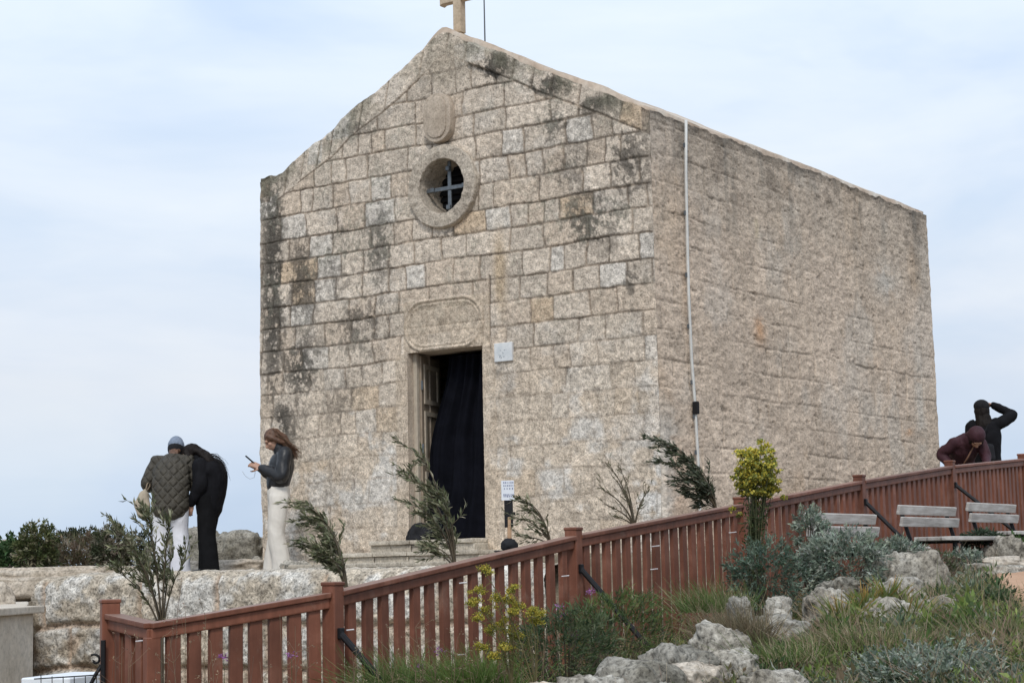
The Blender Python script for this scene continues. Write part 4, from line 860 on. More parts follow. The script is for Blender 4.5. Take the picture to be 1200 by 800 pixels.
shrub('wide silvery shrub at the bottom right corner of the picture', 'silvery_shrub', 1098, 800, 9.2, .40, .21, 800, SILV, .032, .010, seed=5)
shrub('low silvery shrub at the bottom edge, right of the wide one', 'silvery_shrub', 1180, 815, 8.9, .25, .13, 350, SILV, .030, .009, seed=6)
shrub('small silvery shrub under the seat of the middle bench', 'silvery_shrub', 1128, 655, 14.9, .15, .09, 140, SILV, .034, .010, seed=7)
shrub('fresh green leafy shrub at the right edge behind the white rock', 'green_shrub', 1193, 648, 16.3, .22, .15, 280, [(.045, .09, .03), (.07, .13, .04), (.11, .17, .06)], .045, .016, seed=8)
shrub('dark green shrub at the foot of the fence right of the middle bench', 'green_shrub', 1150, 632, 16.3, .16, .08, 160, DKG, .04, .014, seed=9)
shrub('bushy green herb below the black strut at the centre', 'green_shrub', 722, 735, 10.9, .30, .22, 420, [(.06, .10, .03), (.09, .14, .04), (.14, .18, .06), (.05, .075, .03)], .05, .006, seed=10, up=.7)
shrub('bushy dark green herb right of the yellow fennel', 'green_shrub', 662, 760, 9.9, .26, .22, 380, [(.045, .075, .035), (.07, .10, .045), (.10, .13, .06)], .055, .007, seed=11, up=.6)
shrub('purplish seeding shrub left of the middle bench seat', 'seeding_shrub', 1088, 662, 14.0, .26, .13, 220, [(.16, .12, .09), (.10, .13, .06), (.22, .16, .13), (.08, .11, .05)], .03, .008, seed=12, lump=.5, up=.9)
# bushes beyond the retaining wall at the far left
shrub('bright green low bush at the left edge beyond the low ledge', 'green_bush', 22, 652, 24.0, .42, .26, 380, [(.04, .085, .03), (.06, .12, .045), (.10, .16, .07)], .07, .03, seed=13, base_z=-.1)
shrub('brown twiggy thicket beyond the ledge, left of the friends', 'dry_bush', 95, 654, 25.0, .62, .30, 620, [(.16, .115, .075), (.22, .165, .11), (.10, .08, .05), (.13, .13, .07), (.32, .27, .20)], .10, .014, seed=14, base_z=-.1, up=.9, lump=.2)
shrub('dark round evergreen bush on the skyline above the brown thicket', 'evergreen_bush', 92, 638, 28.0, .5, .24, 420, [(.03, .042, .022), (.05, .065, .03), (.075, .085, .045)], .06, .025, seed=15, base_z=-.1, lump=.12)
shrub('pale seed-headed bush between the brown thicket and the friends', 'seeding_bush', 130, 647, 24.6, .30, .34, 320, [(.20, .18, .13), (.10, .11, .06), (.28, .25, .19), (.07, .085, .045)], .07, .02, seed=16, base_z=-.1, lump=.35)
shrub('yellowish green tall bush at the far left skyline', 'tall_bush', 43, 642, 23.6, .26, .30, 320, [(.10, .12, .045), (.15, .165, .07), (.06, .08, .03), (.24, .22, .14)], .06, .022, seed=17, base_z=-.1, lump=.4)
shrub('low dark bush beside the white trousers of the friend in the quilted jacket', 'evergreen_bush', 168, 648, 25.2, .34, .26, 260, [(.04, .05, .026), (.07, .08, .04), (.12, .10, .06)], .07, .02, seed=18, base_z=-.1)
# spurge with a yellow head
def spurge():
    c = at(884, 690, 12.9); zg = tz(c.x, c.y); root = thing('spurge', 'tall spurge with a dense yellow-green head in front of the fence', 'plant', (c.x, c.y, zg)); O = np.array(root.location)
    st = Leaves(); lf = Leaves(); hd_ = Leaves(); rnd = np.random.default_rng(5)
    top = np.array(at(887, 562, 12.9)) - O; s = 12.9 / 2134; n = 170
    D = unit(rnd.normal(size=(n, 3))); D[:, 2] = D[:, 2] * .9 + .2
    tips = top + D * np.array([27 * s, 26 * s, 40 * s]) * rnd.uniform(.45, 1.08, (n, 1))
    tips = np.concatenate([tips, np.array([[top[0] - 30 * s, 0, top[2] - 34 * s], [top[0] - 22 * s, .02, top[2] - 40 * s], [top[0] + 30 * s, 0, top[2] - 22 * s], [top[0] + 16 * s, .05, top[2] + 40 * s]])]); n = len(tips)
    for i in range(n):
        b_ = np.array([rnd.normal() * .03, rnd.normal() * .03, 0]); c_ = bez(b_, (b_[0] * 1.2, b_[1], tips[i][2] * .55), tips[i], 9)
        if i % 6 == 0: st.stem(c_, .006, .003, (.10, .11, .05))
        m_ = 6; tt = rnd.uniform(.2, .95, m_); ii = np.clip((tt * 8).astype(int), 0, 7); lf.kites(c_[ii] + rnd.normal(size=(m_, 3)) * .006, rnd.normal(size=(m_, 3)) + np.array([0, 0, .2]), .05, .011, cols(m_, [(.03, .05, .02), (.055, .08, .03), (.09, .11, .04)]))
        k = 34; hh_ = (tips[i][2] - top[2]) / (36 * s); yel = np.array([(.50, .43, .06), (.60, .50, .09), (.30, .31, .07), (.18, .21, .06)]) * (1 + .25 * hh_)
        P = tips[i] + unit(rnd.normal(size=(k, 3))) * np.array([.030, .030, .018]) * rnd.uniform(.2, 1, (k, 1)); hd_.kites(P, rnd.normal(size=(k, 3)) + np.array([0, 0, .5]), .022, .018, cols(k, yel, .15))
    st.build('stems', lm, root); lf.build('foliage', lm, root); hd_.build('flower_head', lm, root)
spurge()
def fennel():
    b0 = at(628, 812, 8.9); zg = tz(b0.x, b0.y); root = thing('fennel', 'flowering fennel with yellow umbels in front of the fence at bottom centre', 'plant', (b0.x, b0.y, zg)); O = np.array(root.location)
    st = Leaves(); lf = Leaves(); fl = Leaves(); rnd = np.random.default_rng(8); s = 8.9 / 2134
    B = [np.array(at(628, 812, 8.9)) - O, np.array(at(600, 812, 8.95)) - O]
    for j, (x, y, r) in enumerate([(569, 668, 9), (561, 690, 10), (556, 705, 10), (571, 716, 13), (560, 722, 8), (583, 700, 8), (602, 690, 9), (596, 702, 10), (607, 708, 9), (599, 718, 8), (622, 716, 10), (632, 718, 7), (628, 728, 7), (598, 738, 9), (586, 728, 10), (574, 738, 8), (606, 745, 6), (578, 768, 6), (566, 757, 8), (592, 756, 8)]):
        T = np.array(at(x, y, 8.9 + rnd.uniform(-.09, .09))) - O; b_ = B[j % 2]; c_ = bez(b_, (b_ + T) / 2 + np.array([.02, 0, .10]), T - np.array([0, 0, r * s * .6]), 12)
        st.stem(np.concatenate([[[b_[0], b_[1], -.05]], c_]), .006 if j % 5 == 0 else .0025, .002, (.20, .17, .08))
        for k in range(9):
            e = T + np.array([*(rnd.normal(size=2) * r * s * .45), rnd.uniform(-.4, .45) * r * s]); st.stem(np.array([c_[-1], (c_[-1] + e) / 2 + [0, 0, .003], e]), .0013, .0007, (.25, .25, .08))
            m_ = 34; P = e + rnd.normal(size=(m_, 3)) * np.array([.009, .009, .006]); fl.kites(P, rnd.normal(size=(m_, 3)) + np.array([0, 0, .6]), .0085, .008, cols(m_, [(.46, .38, .05), (.36, .33, .05), (.55, .45, .09), (.24, .26, .05)]))
        m_ = 22; tt = rnd.uniform(.3, 1, m_); ii = np.clip((tt * 11).astype(int), 0, 10); lf.blades(c_[ii], rnd.normal(size=(m_, 3)) + np.array([0, 0, .4]), rnd.normal(size=(m_, 3)) * .2, .05, .0016, cols(m_, [(.12, .15, .04), (.20, .20, .06), (.09, .11, .04)]), 2)
    st.build('stems', lm, root); lf.build('leaves', lm, root); fl.build('umbels', lm, root)
fennel()
# orange-tipped rosettes
def rosette(px, py, Y, label, seed):
    c = at(px, py, Y); root = thing('rosette_plant', label, 'plant', (c.x, c.y, c.z - .06)); rnd = np.random.default_rng(seed); n = 70
    lf = Leaves(); P = rnd.normal(size=(n, 3)) * np.array([.045, .045, .004]); D = rnd.normal(size=(n, 3)) * .35 + np.array([0, 0, 1]) + P * 6
    tip = cols(n, [(.50, .24, .07), (.42, .30, .08), (.20, .22, .06), (.16, .2, .06)], .1); lf.blades(P, D, unit(P + 1e-4) * .25, .16 * rnd.uniform(.5, 1.2, n), .014, cols(n, [(.09, .15, .04), (.14, .19, .06)], .15), 4, tip); lf.build('leaves', lm, root)
rosette(985, 712, 11.3, 'orange-tipped rosette plant left of the round-topped white rock', 1); rosette(1012, 700, 11.8, 'small orange-tipped rosette plant right of the pointed white rock', 4)
rosette(1066, 712, 11.3, 'orange-tipped rosette plant right of the round-topped white rock', 2); rosette(1040, 690, 12.0, 'low orange-tipped rosette plant in front of the tallest white rock', 3)
# mauve wild flowers
for i, (px, py, Y, hh_) in enumerate([(655, 711, 10.6, .3), (661, 722, 10.5, .25), (693, 693, 10.9, .32), (674, 745, 10.1, .22), (515, 763, 10.1, .32), (492, 781, 9.9, .25), (341, 768, 9.4, .4), (262, 770, 9.0, .4)]):
    c = at(px, py, Y); root = thing('wildflower', ['mauve wildflower against the fence left of the strut, upper one', 'mauve wildflower against the fence left of the strut, lower one', 'mauve wildflower in front of the black strut', 'small mauve wildflower in the green herbs near the grey rock', 'bright mauve wildflower standing alone before the lower fence bay', 'mauve wildflower low in the grass left of the fennel', 'mauve wildflower before the leftmost pickets, nearer the post', 'faint mauve wildflower before the leftmost pickets, nearer the corner'][i], 'flower', (c.x, c.y, c.z - hh_), 0, 'mauve wild flowers in the grass')
    st = Leaves(); st.stem(bez((0, 0, -.15), (.01, 0, hh_ * .6), (0, 0, hh_), 6), .003, .0015, (.12, .13, .06)); st.build('stem', lm, root)
    fl = Leaves(); n = 30; P = rng.normal(size=(n, 3)) * np.array([.011, .011, .007]) + np.array([0, 0, hh_]); fl.kites(P, P - np.array([0, 0, hh_ - .01]) + rng.normal(size=(n, 3)) * .01, .014, .009, cols(n, [(.36, .13, .36), (.45, .22, .46), (.28, .10, .28)], .2)); fl.build('petals', lm, root)
# ---------------------------------------------------------------- grass, one object
GR = Leaves()
def sow(n, x0, x1, y0, y1, cond, hgt, wid, pal, tippal=None, lean=.35, bend=.35, clump=0, seg=3, seed=0, zoff=-.02):
    rnd = np.random.default_rng(seed)
    if clump:
        cx_ = rnd.uniform(x0, x1, clump); cy_ = rnd.uniform(y0, y1, clump); k = rnd.integers(0, clump, n); sz = rnd.uniform(.03, .10, clump)
        x = cx_[k] + rnd.normal(size=n) * sz[k]; y = cy_[k] + rnd.normal(size=n) * sz[k]; hk = rnd.uniform(.6, 1.3, clump)[k]; ck = rnd.integers(0, len(pal), clump)[k]
        dx, dy = (x - cx_[k]) / sz[k], (y - cy_[k]) / sz[k]
    else: x = rnd.uniform(x0, x1, n); y = rnd.uniform(y0, y1, n); hk = 1 + 0 * x; ck = rnd.integers(0, len(pal), n); dx = dy = 0 * x
    a = (x - FP0.x) * FD.x + (y - FP0.y) * FD.y; d = (x - FP0.x) * FN.x + (y - FP0.y) * FN.y
    keep = cond(x, y, a, d); 
    pe = np.interp(y, [9.6, 11, 12.5, 14.5], [2.9, 3.12, 3.36, 3.64]); keep &= ~((x > pe - .03 + .12 * (rnd.random(n) - .7)) & (y > 9.5))
    x, y, hk, ck, dx, dy = (q[keep] for q in (x, y, hk, ck, dx, dy)); n = len(x)
    if not n: return
    P = np.stack([x, y, terrain(x, y) + zoff], 1); D = np.stack([dx * .3 - .06, dy * .3, 0 * dx + 1], 1) + rnd.normal(size=(n, 3)) * lean * np.array([1.2, 1.2, .3])
    B = unit(np.stack([D[:, 0] - .1, D[:, 1], -.5 + 0 * x], 1) + rnd.normal(size=(n, 3)) * .5) * bend * rnd.uniform(.2, 1.4, (n, 1)); L = hgt * hk * rnd.uniform(.45, 1.15, n)
    pal = np.array(pal); c = pal[ck] * rnd.uniform(.75, 1.25, (n, 1)) * rnd.uniform(.93, 1.07, (n, 3))
    t = None if tippal is None else np.array(tippal)[rnd.integers(0, len(tippal), n)] * rnd.uniform(.8, 1.2, (n, 1))
    GR.blades(P, D, B, L, wid * rnd.uniform(.6, 1.4, n), c, seg, t)
G1 = [(.07, .12, .03), (.10, .16, .045), (.15, .20, .065), (.19, .21, .085)]; ST = [(.34, .28, .17), (.44, .37, .25), (.26, .21, .12), (.28, .20, .14)]
gar = lambda x, y, a, d: (d > .02) & (y > 7.6) & (y < 17.2) & (a > -2.2)
nearf = lambda x, y, a, d: (d > .0) & (d < 1.15) & (a > -2.2) & (a < 7.5)
sow(26000, -2.3, 5.5, 7.6, 17, gar, .13, .007, G1 + G1 + ST[:1], None, .5, .5, 0, 3, 1)
sow(24000, -2.3, 5.0, 7.6, 16.5, gar, .19, .0065, G1 + G1 + ST[2:], [(.30, .26, .14), (.14, .16, .06)], .45, .6, 520, 4, 2)
sow(8000, -2.3, 5.0, 7.6, 16.5, gar, .22, .0035, ST + G1[2:], [(.42, .34, .22), (.32, .23, .17)], .25, .4, 260, 4, 3)
sow(16000, -2.3, 3.5, 8.6, 16, nearf, .30, .006, G1 + ST[:1], [(.28, .25, .13), (.13, .16, .05)], .25, .5, 260, 4, 4)
sow(9000, -2.3, 3.5, 8.6, 16, nearf, .38, .0032, ST, None, .2, .35, 160, 4, 5)
sow(9000, .2, 4.6, 8.2, 16, gar, .27, .0028, [(.30, .20, .13), (.24, .15, .11), (.38, .31, .20)], [(.34, .22, .17), (.45, .37, .26)], .22, .35, 300, 4, 6)
sow(5000, .2, 4.6, 8.2, 16, gar, .10, .012, [(.14, .20, .05), (.20, .26, .08), (.09, .13, .05)], None, .7, .6, 160, 3, 7)
# the dry tuft by the upright rock
for (px, py, Y, n, hgt, pal, sz) in [(866, 742, 10.4, 1300, .26, [(.20, .16, .10), (.27, .22, .14), (.14, .12, .07)], .08), (835, 705, 11.6, 700, .24, G1 + ST[:1], .12), (1160, 742, 10.6, 1500, .15, G1, .2), (1100, 722, 11.2, 1200, .15, G1, .2), (1118, 695, 12.4, 1000, .14, G1 + ST[:1], .2), (930, 760, 9.9, 600, .18, G1 + ST[:2], .14), (1010, 745, 10.2, 1400, .16, ST + G1, .16), (470, 800, 9.8, 900, .3, G1, .12), (560, 800, 9.6, 1200, .3, [(.10, .16, .04), (.14, .19, .05)], .1)]:
    rnd = np.random.default_rng(int(px)); c = at(px, py, Y); P = rnd.normal(size=(n, 3)) * np.array([sz, sz, 0]); P[:, 0] += c.x; P[:, 1] += c.y; D = (P - np.array(c)) / sz * .25; D[:, 2] = 1; D += rnd.normal(size=(n, 3)) * .42
    P[:, 2] = np.maximum(terrain(P[:, 0], P[:, 1]) - .02, c.z - .06); B = rnd.normal(size=(n, 3)) * .12 + np.array([-.15, 0, -.15]); GR.blades(P, D, B, hgt * rnd.uniform(.4, 1.1, n), .004, cols(n, pal, .2), 4)
# sparse dry weeds in front of the lowest bays, and behind the wall edge
rnd = np.random.default_rng(77)
for k in range(60):
    px = rnd.uniform(132, 640); Y = rnd.uniform(8.6, 9.2) if px < 380 else rnd.uniform(9.0, 9.7); top = at(px, rnd.uniform(715, 790) if px < 400 else rnd.uniform(735, 800), Y); b_ = np.array([top.x + rnd.normal() * .05, Y, tz(top.x, Y) if px > 400 else -1.4]); T = np.array(top)
    c_ = bez(b_, (b_ + T) / 2 + rnd.normal(size=3) * .04, T, 10); cc = (.30, .22, .14) if k % 3 else (.22, .14, .10); GR.stem(c_, .0028, .0012, cc)
    for q in range(6):
        i = rnd.integers(4, 10); e = c_[i] + np.array([rnd.normal() * .05, rnd.normal() * .03, abs(rnd.normal()) * .06]); GR.stem(np.array([c_[i], (c_[i] + e) / 2 + [0, 0, -.004], e]), .0014, .0008, cc)
        n = 4; GR.kites(e + rnd.normal(size=(n, 3)) * .006, rnd.normal(size=(n, 3)), .012, .005, cols(n, [cc, (.38, .30, .2)], .1))
gr = GR.build('grass', gm); tag(gr, kind='stuff')
# low leafy ground cover
HC = Leaves(); n = 30000; x = rng.uniform(-2.2, 5.2, n); y = rng.uniform(7.6, 16.8, n); a = (x - FP0.x) * FD.x + (y - FP0.y) * FD.y; d = (x - FP0.x) * FN.x + (y - FP0.y) * FN.y
k = gar(x, y, a, d) & (fbm(x * 2, y * 2, 9) > .45) & ~((x > np.interp(y, [9.6, 11, 12.5, 14.5], [2.9, 3.12, 3.36, 3.64])) & (y > 9.5)); x, y = x[k], y[k]; n = len(x); P = np.stack([x, y, terrain(x, y) + rng.uniform(-.01, .07, n)], 1)
HC.kites(P, rng.normal(size=(n, 3)) + np.array([0, 0, .5]), .035 * rng.uniform(.5, 1.3, n), .014, cols(n, [(.05, .09, .03), (.09, .13, .05), (.13, .15, .07), (.20, .17, .10)], .2))
# small herbs and cushions that fill the gaps between the rocks
rnd = np.random.default_rng(21); PALS = [[(.06, .11, .03), (.10, .16, .05), (.15, .21, .07)], [(.12, .16, .10), (.19, .24, .16), (.27, .31, .23)], [(.16, .17, .06), (.24, .23, .09), (.11, .13, .05)], [(.05, .08, .035), (.08, .12, .05)], [(.28, .22, .14), (.20, .15, .10), (.14, .13, .07)], [(.17, .24, .06), (.24, .30, .09)]]
for k in range(2400):
    x = rnd.uniform(-1.0, 4.3); y = rnd.uniform(8.0, 16.0); a = (x - FP0.x) * FD.x + (y - FP0.y) * FD.y; d = (x - FP0.x) * FN.x + (y - FP0.y) * FN.y
    if d < .04 or (x > np.interp(y, [9.6, 11, 12.5, 14.5], [2.9, 3.12, 3.36, 3.64]) - .08) or abs(x / y) > .31: continue
    r = rnd.uniform(.04, .13); hh_ = r * rnd.uniform(.7, 1.9); z = tz(x, y); n = int(46 * (r / .08)); D = unit(rnd.normal(size=(n, 3))); D[:, 2] = abs(D[:, 2]); q = D * np.array([r, r, hh_]) * rnd.uniform(.35, 1.05, (n, 1))
    L_ = rnd.choice([.018, .028, .045, .06]); HC.kites(q + np.array([x, y, z]), D + rnd.normal(size=(n, 3)) * .6 + np.array([0, 0, .4]), L_ * rnd.uniform(.6, 1.3, n), L_ * rnd.choice([.14, .25, .45]), cols(n, PALS[rnd.integers(0, 6)], .2))
hc = HC.build('ground_cover', gm); tag(hc, kind='stuff')
# ================================================================ people
def V3(*a): return Vector(a)
class Flesh:
    """closed lofts and ellipsoids that a voxel remesh fuses into one continuous surface"""
    def __init__(s): s.v = []; s.f = []
    def add(s, vs, fs): b = len(s.v); s.v += vs; s.f += [tuple(b + i for i in f) for f in fs]
    def loft(s, pts, rads, side=(1, 0, 0), n=16):
        pts = [Vector(p) for p in pts]; rads = [(r, r) if not isinstance(r, (tuple, list)) else r for r in rads]
        # resample with Catmull-Rom so that joints bend softly
        P, R = [], []; m = len(pts)
        for i in range(m - 1):
            p0, p1, p2, p3 = pts[max(i - 1, 0)], pts[i], pts[i + 1], pts[min(i + 2, m - 1)]
            for k in range(5):
                t = k / 5; P.append(((2 * p1) + (p2 - p0) * t + (2 * p0 - 5 * p1 + 4 * p2 - p3) * t * t + (3 * p1 - p0 - 3 * p2 + p3) * t ** 3) / 2)
                u = t * t * (3 - 2 * t); R.append((rads[i][0] * (1 - u) + rads[i + 1][0] * u, rads[i][1] * (1 - u) + rads[i + 1][1] * u))
        P.append(pts[-1]); R.append(rads[-1])
        d0 = (P[1] - P[0]).normalized(); d1 = (P[-1] - P[-2]).normalized(); a, b = R[0], R[-1]
        P = [P[0] - d0 * min(a) * .85, P[0] - d0 * min(a) * .6] + P + [P[-1] + d1 * min(b) * .6, P[-1] + d1 * min(b) * .85]
        R = [(a[0] * .45, a[1] * .45), (a[0] * .8, a[1] * .8)] + R + [(b[0] * .8, b[1] * .8), (b[0] * .45, b[1] * .45)]
        vs, fs = [], []; M = len(P); side = Vector(side)
        for i, p in enumerate(P):
            d = (P[min(i + 1, M - 1)] - P[max(i - 1, 0)]).normalized(); x = (side - d * side.dot(d))
            if x.length < .05: x = d.orthogonal()
            x.normalize(); y = d.cross(x)
            for k in range(n): t = 2 * math.pi * k / n; vs.append(p + x * math.cos(t) * R[i][0] + y * math.sin(t) * R[i][1])
        for i in range(M - 1):
            for k in range(n): fs.append((i * n + k, i * n + (k + 1) % n, (i + 1) * n + (k + 1) % n, (i + 1) * n + k))
        fs.append(tuple(range(n))[::-1]); fs.append(tuple((M - 1) * n + k for k in range(n))); s.add(vs, fs); return s
    def ell(s, c, r, R=None, n=3):
        bm = bmesh.new(); bmesh.ops.create_icosphere(bm, subdivisions=n, radius=1); c = Vector(c)
        if not isinstance(r, (tuple, list)): r = (r, r, r)
        vs = []
        for v in bm.verts:
            q = Vector((v.co.x * r[0], v.co.y * r[1], v.co.z * r[2])); vs.append(c + (R @ q if R is not None else q))
        fs = [tuple(v.index for v in f.verts) for f in bm.faces]; bm.free(); s.add(vs, fs); return s
    def build(s, name, mat, parent, vox=.008, smooth=6, folds=0, fs=6, seed=0, zclip=None):
        me = bpy.data.meshes.new('tmp'); me.from_pydata([tuple(v) for v in s.v], [], s.f); me.update()
        bm = bmesh.new(); bm.from_mesh(me); bmesh.ops.recalc_face_normals(bm, faces=bm.faces); bm.to_mesh(me); bm.free()
        o = bpy.data.objects.new('tmp', me); C.objects.link(o)
        r = o.modifiers.new('r', 'REMESH'); r.mode = 'VOXEL'; r.voxel_size = vox; r.use_smooth_shade = True
        q = o.modifiers.new('s', 'SMOOTH'); q.iterations = smooth; q.factor = .5
        dg = bpy.context.evaluated_depsgraph_get(); dg.update(); m2 = bpy.data.meshes.new_from_object(o.evaluated_get(dg)); bpy.data.objects.remove(o); m2.name = name
        if folds:
            n = len(m2.vertices); co = np.empty(n * 3, np.float32); m2.vertices.foreach_get('co', co); co = co.reshape(-1, 3); no = np.empty(n * 3, np.float32); m2.vertices.foreach_get('normal', no); no = no.reshape(-1, 3)
            off = Vector((seed * 3.1, seed * 1.7, 0))
            dv = np.array([mnoise.fractal(Vector((c[0] * fs, c[1] * fs, c[2] * fs * .55)) + off, 1, 2, 3) + .5 * (1 - abs(mnoise.noise(Vector((c[0] * fs * 1.4, c[1] * fs * 1.4, c[2] * fs * .8)) - off)) * 3) for c in co]); co = co + no * (dv[:, None] * folds)
            m2.vertices.foreach_set('co', co.ravel().astype(np.float32)); m2.update()
        m2.materials.clear(); o = link(name, m2, mat, parent, True); return o
skin = plain('skin', (.42, .25, .18), .5, .08, 8, 0, .05); skin.node_tree.nodes['Principled BSDF'].inputs['Subsurface Weight'].default_value = .08; skin.node_tree.nodes['Principled BSDF'].inputs['Subsurface Radius'].default_value = (.02, .008, .004)
def head(F, c, R, s=1.0):
    """face looks along local +y of R"""
    T = lambda x, y, z: c + R @ Vector((x, y, z)) * s
    F.ell(T(0, -.012, .03), (.074 * s, .094 * s, .088 * s), R); F.ell(T(0, .022, -.03), (.060 * s, .070 * s, .080 * s), R); F.ell(T(0, .045, -.078), (.034 * s, .034 * s, .026 * s), R)
    F.ell(T(0, .070, .028), (.052 * s, .024 * s, .018 * s), R); F.loft([T(0, .082, .018), T(0, .104, -.020), T(0, .098, -.030)], [.008 * s, .013 * s, .012 * s], n=8)
    F.ell(T(0, .084, -.052), (.022 * s, .013 * s, .011 * s), R); F.ell(T(0, .080, -.062), (.019 * s, .012 * s, .008 * s), R)
    for q in (-1, 1): F.ell(T(q * .075, -.008, -.008), (.010 * s, .020 * s, .032 * s), R); F.ell(T(q * .040, .055, -.018), (.024 * s, .022 * s, .022 * s), R)
    return T
def hand(F, wrist, dirn, up, s=1.0, curl=.8, side=1):
    """palm + four unequal fingers + thumb; up = back of the hand, side = +1 thumb towards cross(dirn, up)"""
    d = Vector(dirn).normalized(); u = Vector(up); u = (u - d * u.dot(d)).normalized(); x = d.cross(u) * side
    F.loft([wrist - d * .01, wrist + d * .045 * s, wrist + d * .088 * s], [(.024 * s, .018 * s), (.038 * s, .015 * s), (.038 * s, .013 * s)], x, 12)
    for i, (o_, L) in enumerate(((.029, .068), (.010, .078), (-.010, .072), (-.028, .056))):
        b = wrist + d * .085 * s + x * o_ * s; d1 = (d - u * .35 * curl).normalized(); d2 = (d - u * 1.2 * curl).normalized(); d3 = (d * .7 - u * 1.6 * curl).normalized()
        p1 = b + d1 * L * .45 * s; p2 = p1 + d2 * L * .32 * s; F.loft([b - d * .015, b, p1, p2, p2 + d3 * L * .25 * s], [.0095 * s, .0095 * s, .0085 * s, .0078 * s, .0068 * s], x, 8)
    b = wrist + d * .025 * s + x * .030 * s; t1 = b + (d * .55 + x * .75 - u * .2).normalized() * .04 * s; F.loft([b - x * .012, b, t1, t1 + (d * .9 + x * .2 - u * .5).normalized() * .032 * s], [.013 * s, .012 * s, .010 * s, .008 * s], u, 8)
def person(label, loc, rz, J, hrot, garments, hands=(), group=None, s=1.0):
    root = thing('person', label, 'person', loc, rz, group)
    F = Flesh(); R = hrot
    hd = J['head']; T = head(F, hd, R, s)
    F.loft([J['neck'] - V3(0, 0, .03), J['neck'].lerp(hd, .35), hd + R @ V3(0, -.02, -.05)], [.056, .050, .052]); 
    F.loft([J['pelvis'] - V3(0, 0, .04), J['pelvis'], J['waist'], J['chest'], (J['shL'] + J['shR']) / 2, J['neck']], [(.14, .10), (.155, .115), (.120, .090), (.145, .105), (.125, .085), (.06, .055)])
    for q in 'LR':
        F.loft([J['sh' + q].lerp((J['shL'] + J['shR']) / 2, .3), J['sh' + q], J['sh' + q].lerp(J['el' + q], .5), J['el' + q], J['el' + q].lerp(J['wr' + q], .35), J['wr' + q]], [.055, .052, .046, .038, .037, .024])
        F.loft([J['hip' + q] + V3(0, 0, .04), J['hip' + q], J['hip' + q].lerp(J['kn' + q], .5), J['kn' + q], J['kn' + q].lerp(J['an' + q], .35), J['an' + q]], [.085, .085, .072, .052, .052, .034])
        a = J['an' + q]; ft = J.get('ft' + q, V3(0, 1, 0)); F.loft([a - ft * .03 + V3(0, 0, -.035), a + ft * .06 + V3(0, 0, -.045), a + ft * .15 + V3(0, 0, -.055)], [(.032, .032), (.038, .028), (.034, .018)])
    for q, d, u, c, sd in hands: hand(F, J['wr' + q], d, u, s, c, sd)
    F.build('body', skin, root, .0072, 3)
    for q in (-1, 1): Flesh().ell(T(q * .031, .074, .004), .0075 * s, n=2).build('eye', plain('eye_dark', (.03, .02, .02), .2) if 'eye_dark' not in bpy.data.materials else bpy.data.materials['eye_dark'], root, .003, 1)
    Flesh().ell(T(0, .0935, -.0565), (.020 * s, .006 * s, .006 * s), R, 2).build('mouth', bpy.data.materials.get('lip_red') or plain('lip_red', (.32, .11, .10), .5), root, .003, 1)
    garments(root, J, T, R); return root
def jacket(root, J, mat, name='jacket', thick=.03, hem=None, torso=None, sl=(.078, .072, .066, .058, .044), folds=.006, seed=0, collar=True, cuff=.0, vox=.009):
    F = Flesh(); mid = (J['shL'] + J['shR']) / 2; hem = hem if hem is not None else J['waist'] - V3(0, 0, .12)
    tw = torso or [(.165, .13), (.165, .125), (.185, .135), (.165, .115), (.075, .07)]
    F.loft([hem, J['waist'], J['chest'], mid, J['neck'] + V3(0, 0, -.01)], tw)
    for q in 'LR':
        w = J['wr' + q]; e = J['el' + q]; w2 = w.lerp(e, cuff)
        F.loft([J['sh' + q].lerp(mid, .35), J['sh' + q], J['sh' + q].lerp(e, .5), e, e.lerp(w2, .5), w2], [sl[0], *sl])
    for q in 'LR': F.loft([J['neck'] - V3(0, 0, .045), mid.lerp(J['sh' + q], .55).lerp(J['neck'], .22) - V3(0, 0, .02), J['sh' + q] - V3(0, 0, .005)], [.068, sl[0] * .9, sl[1]])
    if collar: F.loft([J['neck'] - V3(0, 0, .03), J['neck'] + (J['head'] - J['neck']).normalized() * .035], [.075, .07])
    return F.build(name, mat, root, vox, 5, folds, 7, seed)
def trousers(root, J, mat, w=(.105, .092, .080, .085, .092), top=None, folds=.006, seed=0, drop=.0, pel=(.165, .125)):
    F = Flesh(); top = top or J['waist'] - V3(0, 0, .04)
    F.loft([top, J['pelvis'], J['pelvis'] - V3(0, 0, .06)], [(pel[0] * .9, pel[1] * .9), pel, (pel[0] * .95, pel[1])])
    for q in 'LR':
        h, k, a = J['hip' + q], J['kn' + q], J['an' + q] - V3(0, 0, .035 + drop); F.loft([h, h.lerp(k, .5), k, k.lerp(a, .5), a], list(w))
    return F.build('trousers', mat, root, .009, 4, folds, 6, seed)
def shoes(root, J, mat):
    for q in 'LR':
        a = J['an' + q]; ft = J.get('ft' + q, V3(0, 1, 0)); F = Flesh(); F.loft([a - ft * .04 + V3(0, 0, -.045), a + ft * .06 + V3(0, 0, -.050), a + ft * .17 + V3(0, 0, -.055)], [(.038, .038), (.044, .034), (.038, .024)]); F.build('shoe', mat, root, .006, 3)
def strands(root, pts_fn, n, mat, pal, name='hair_strands', w=.004, seed=0):
    L = Leaves(); rnd = np.random.default_rng(seed)
    for i in range(n): L.stem(np.array([tuple(p) for p in pts_fn(rnd)]), w * .5, w * .2, pal[rnd.integers(0, len(pal))])
    return L.build(name, mat, root)
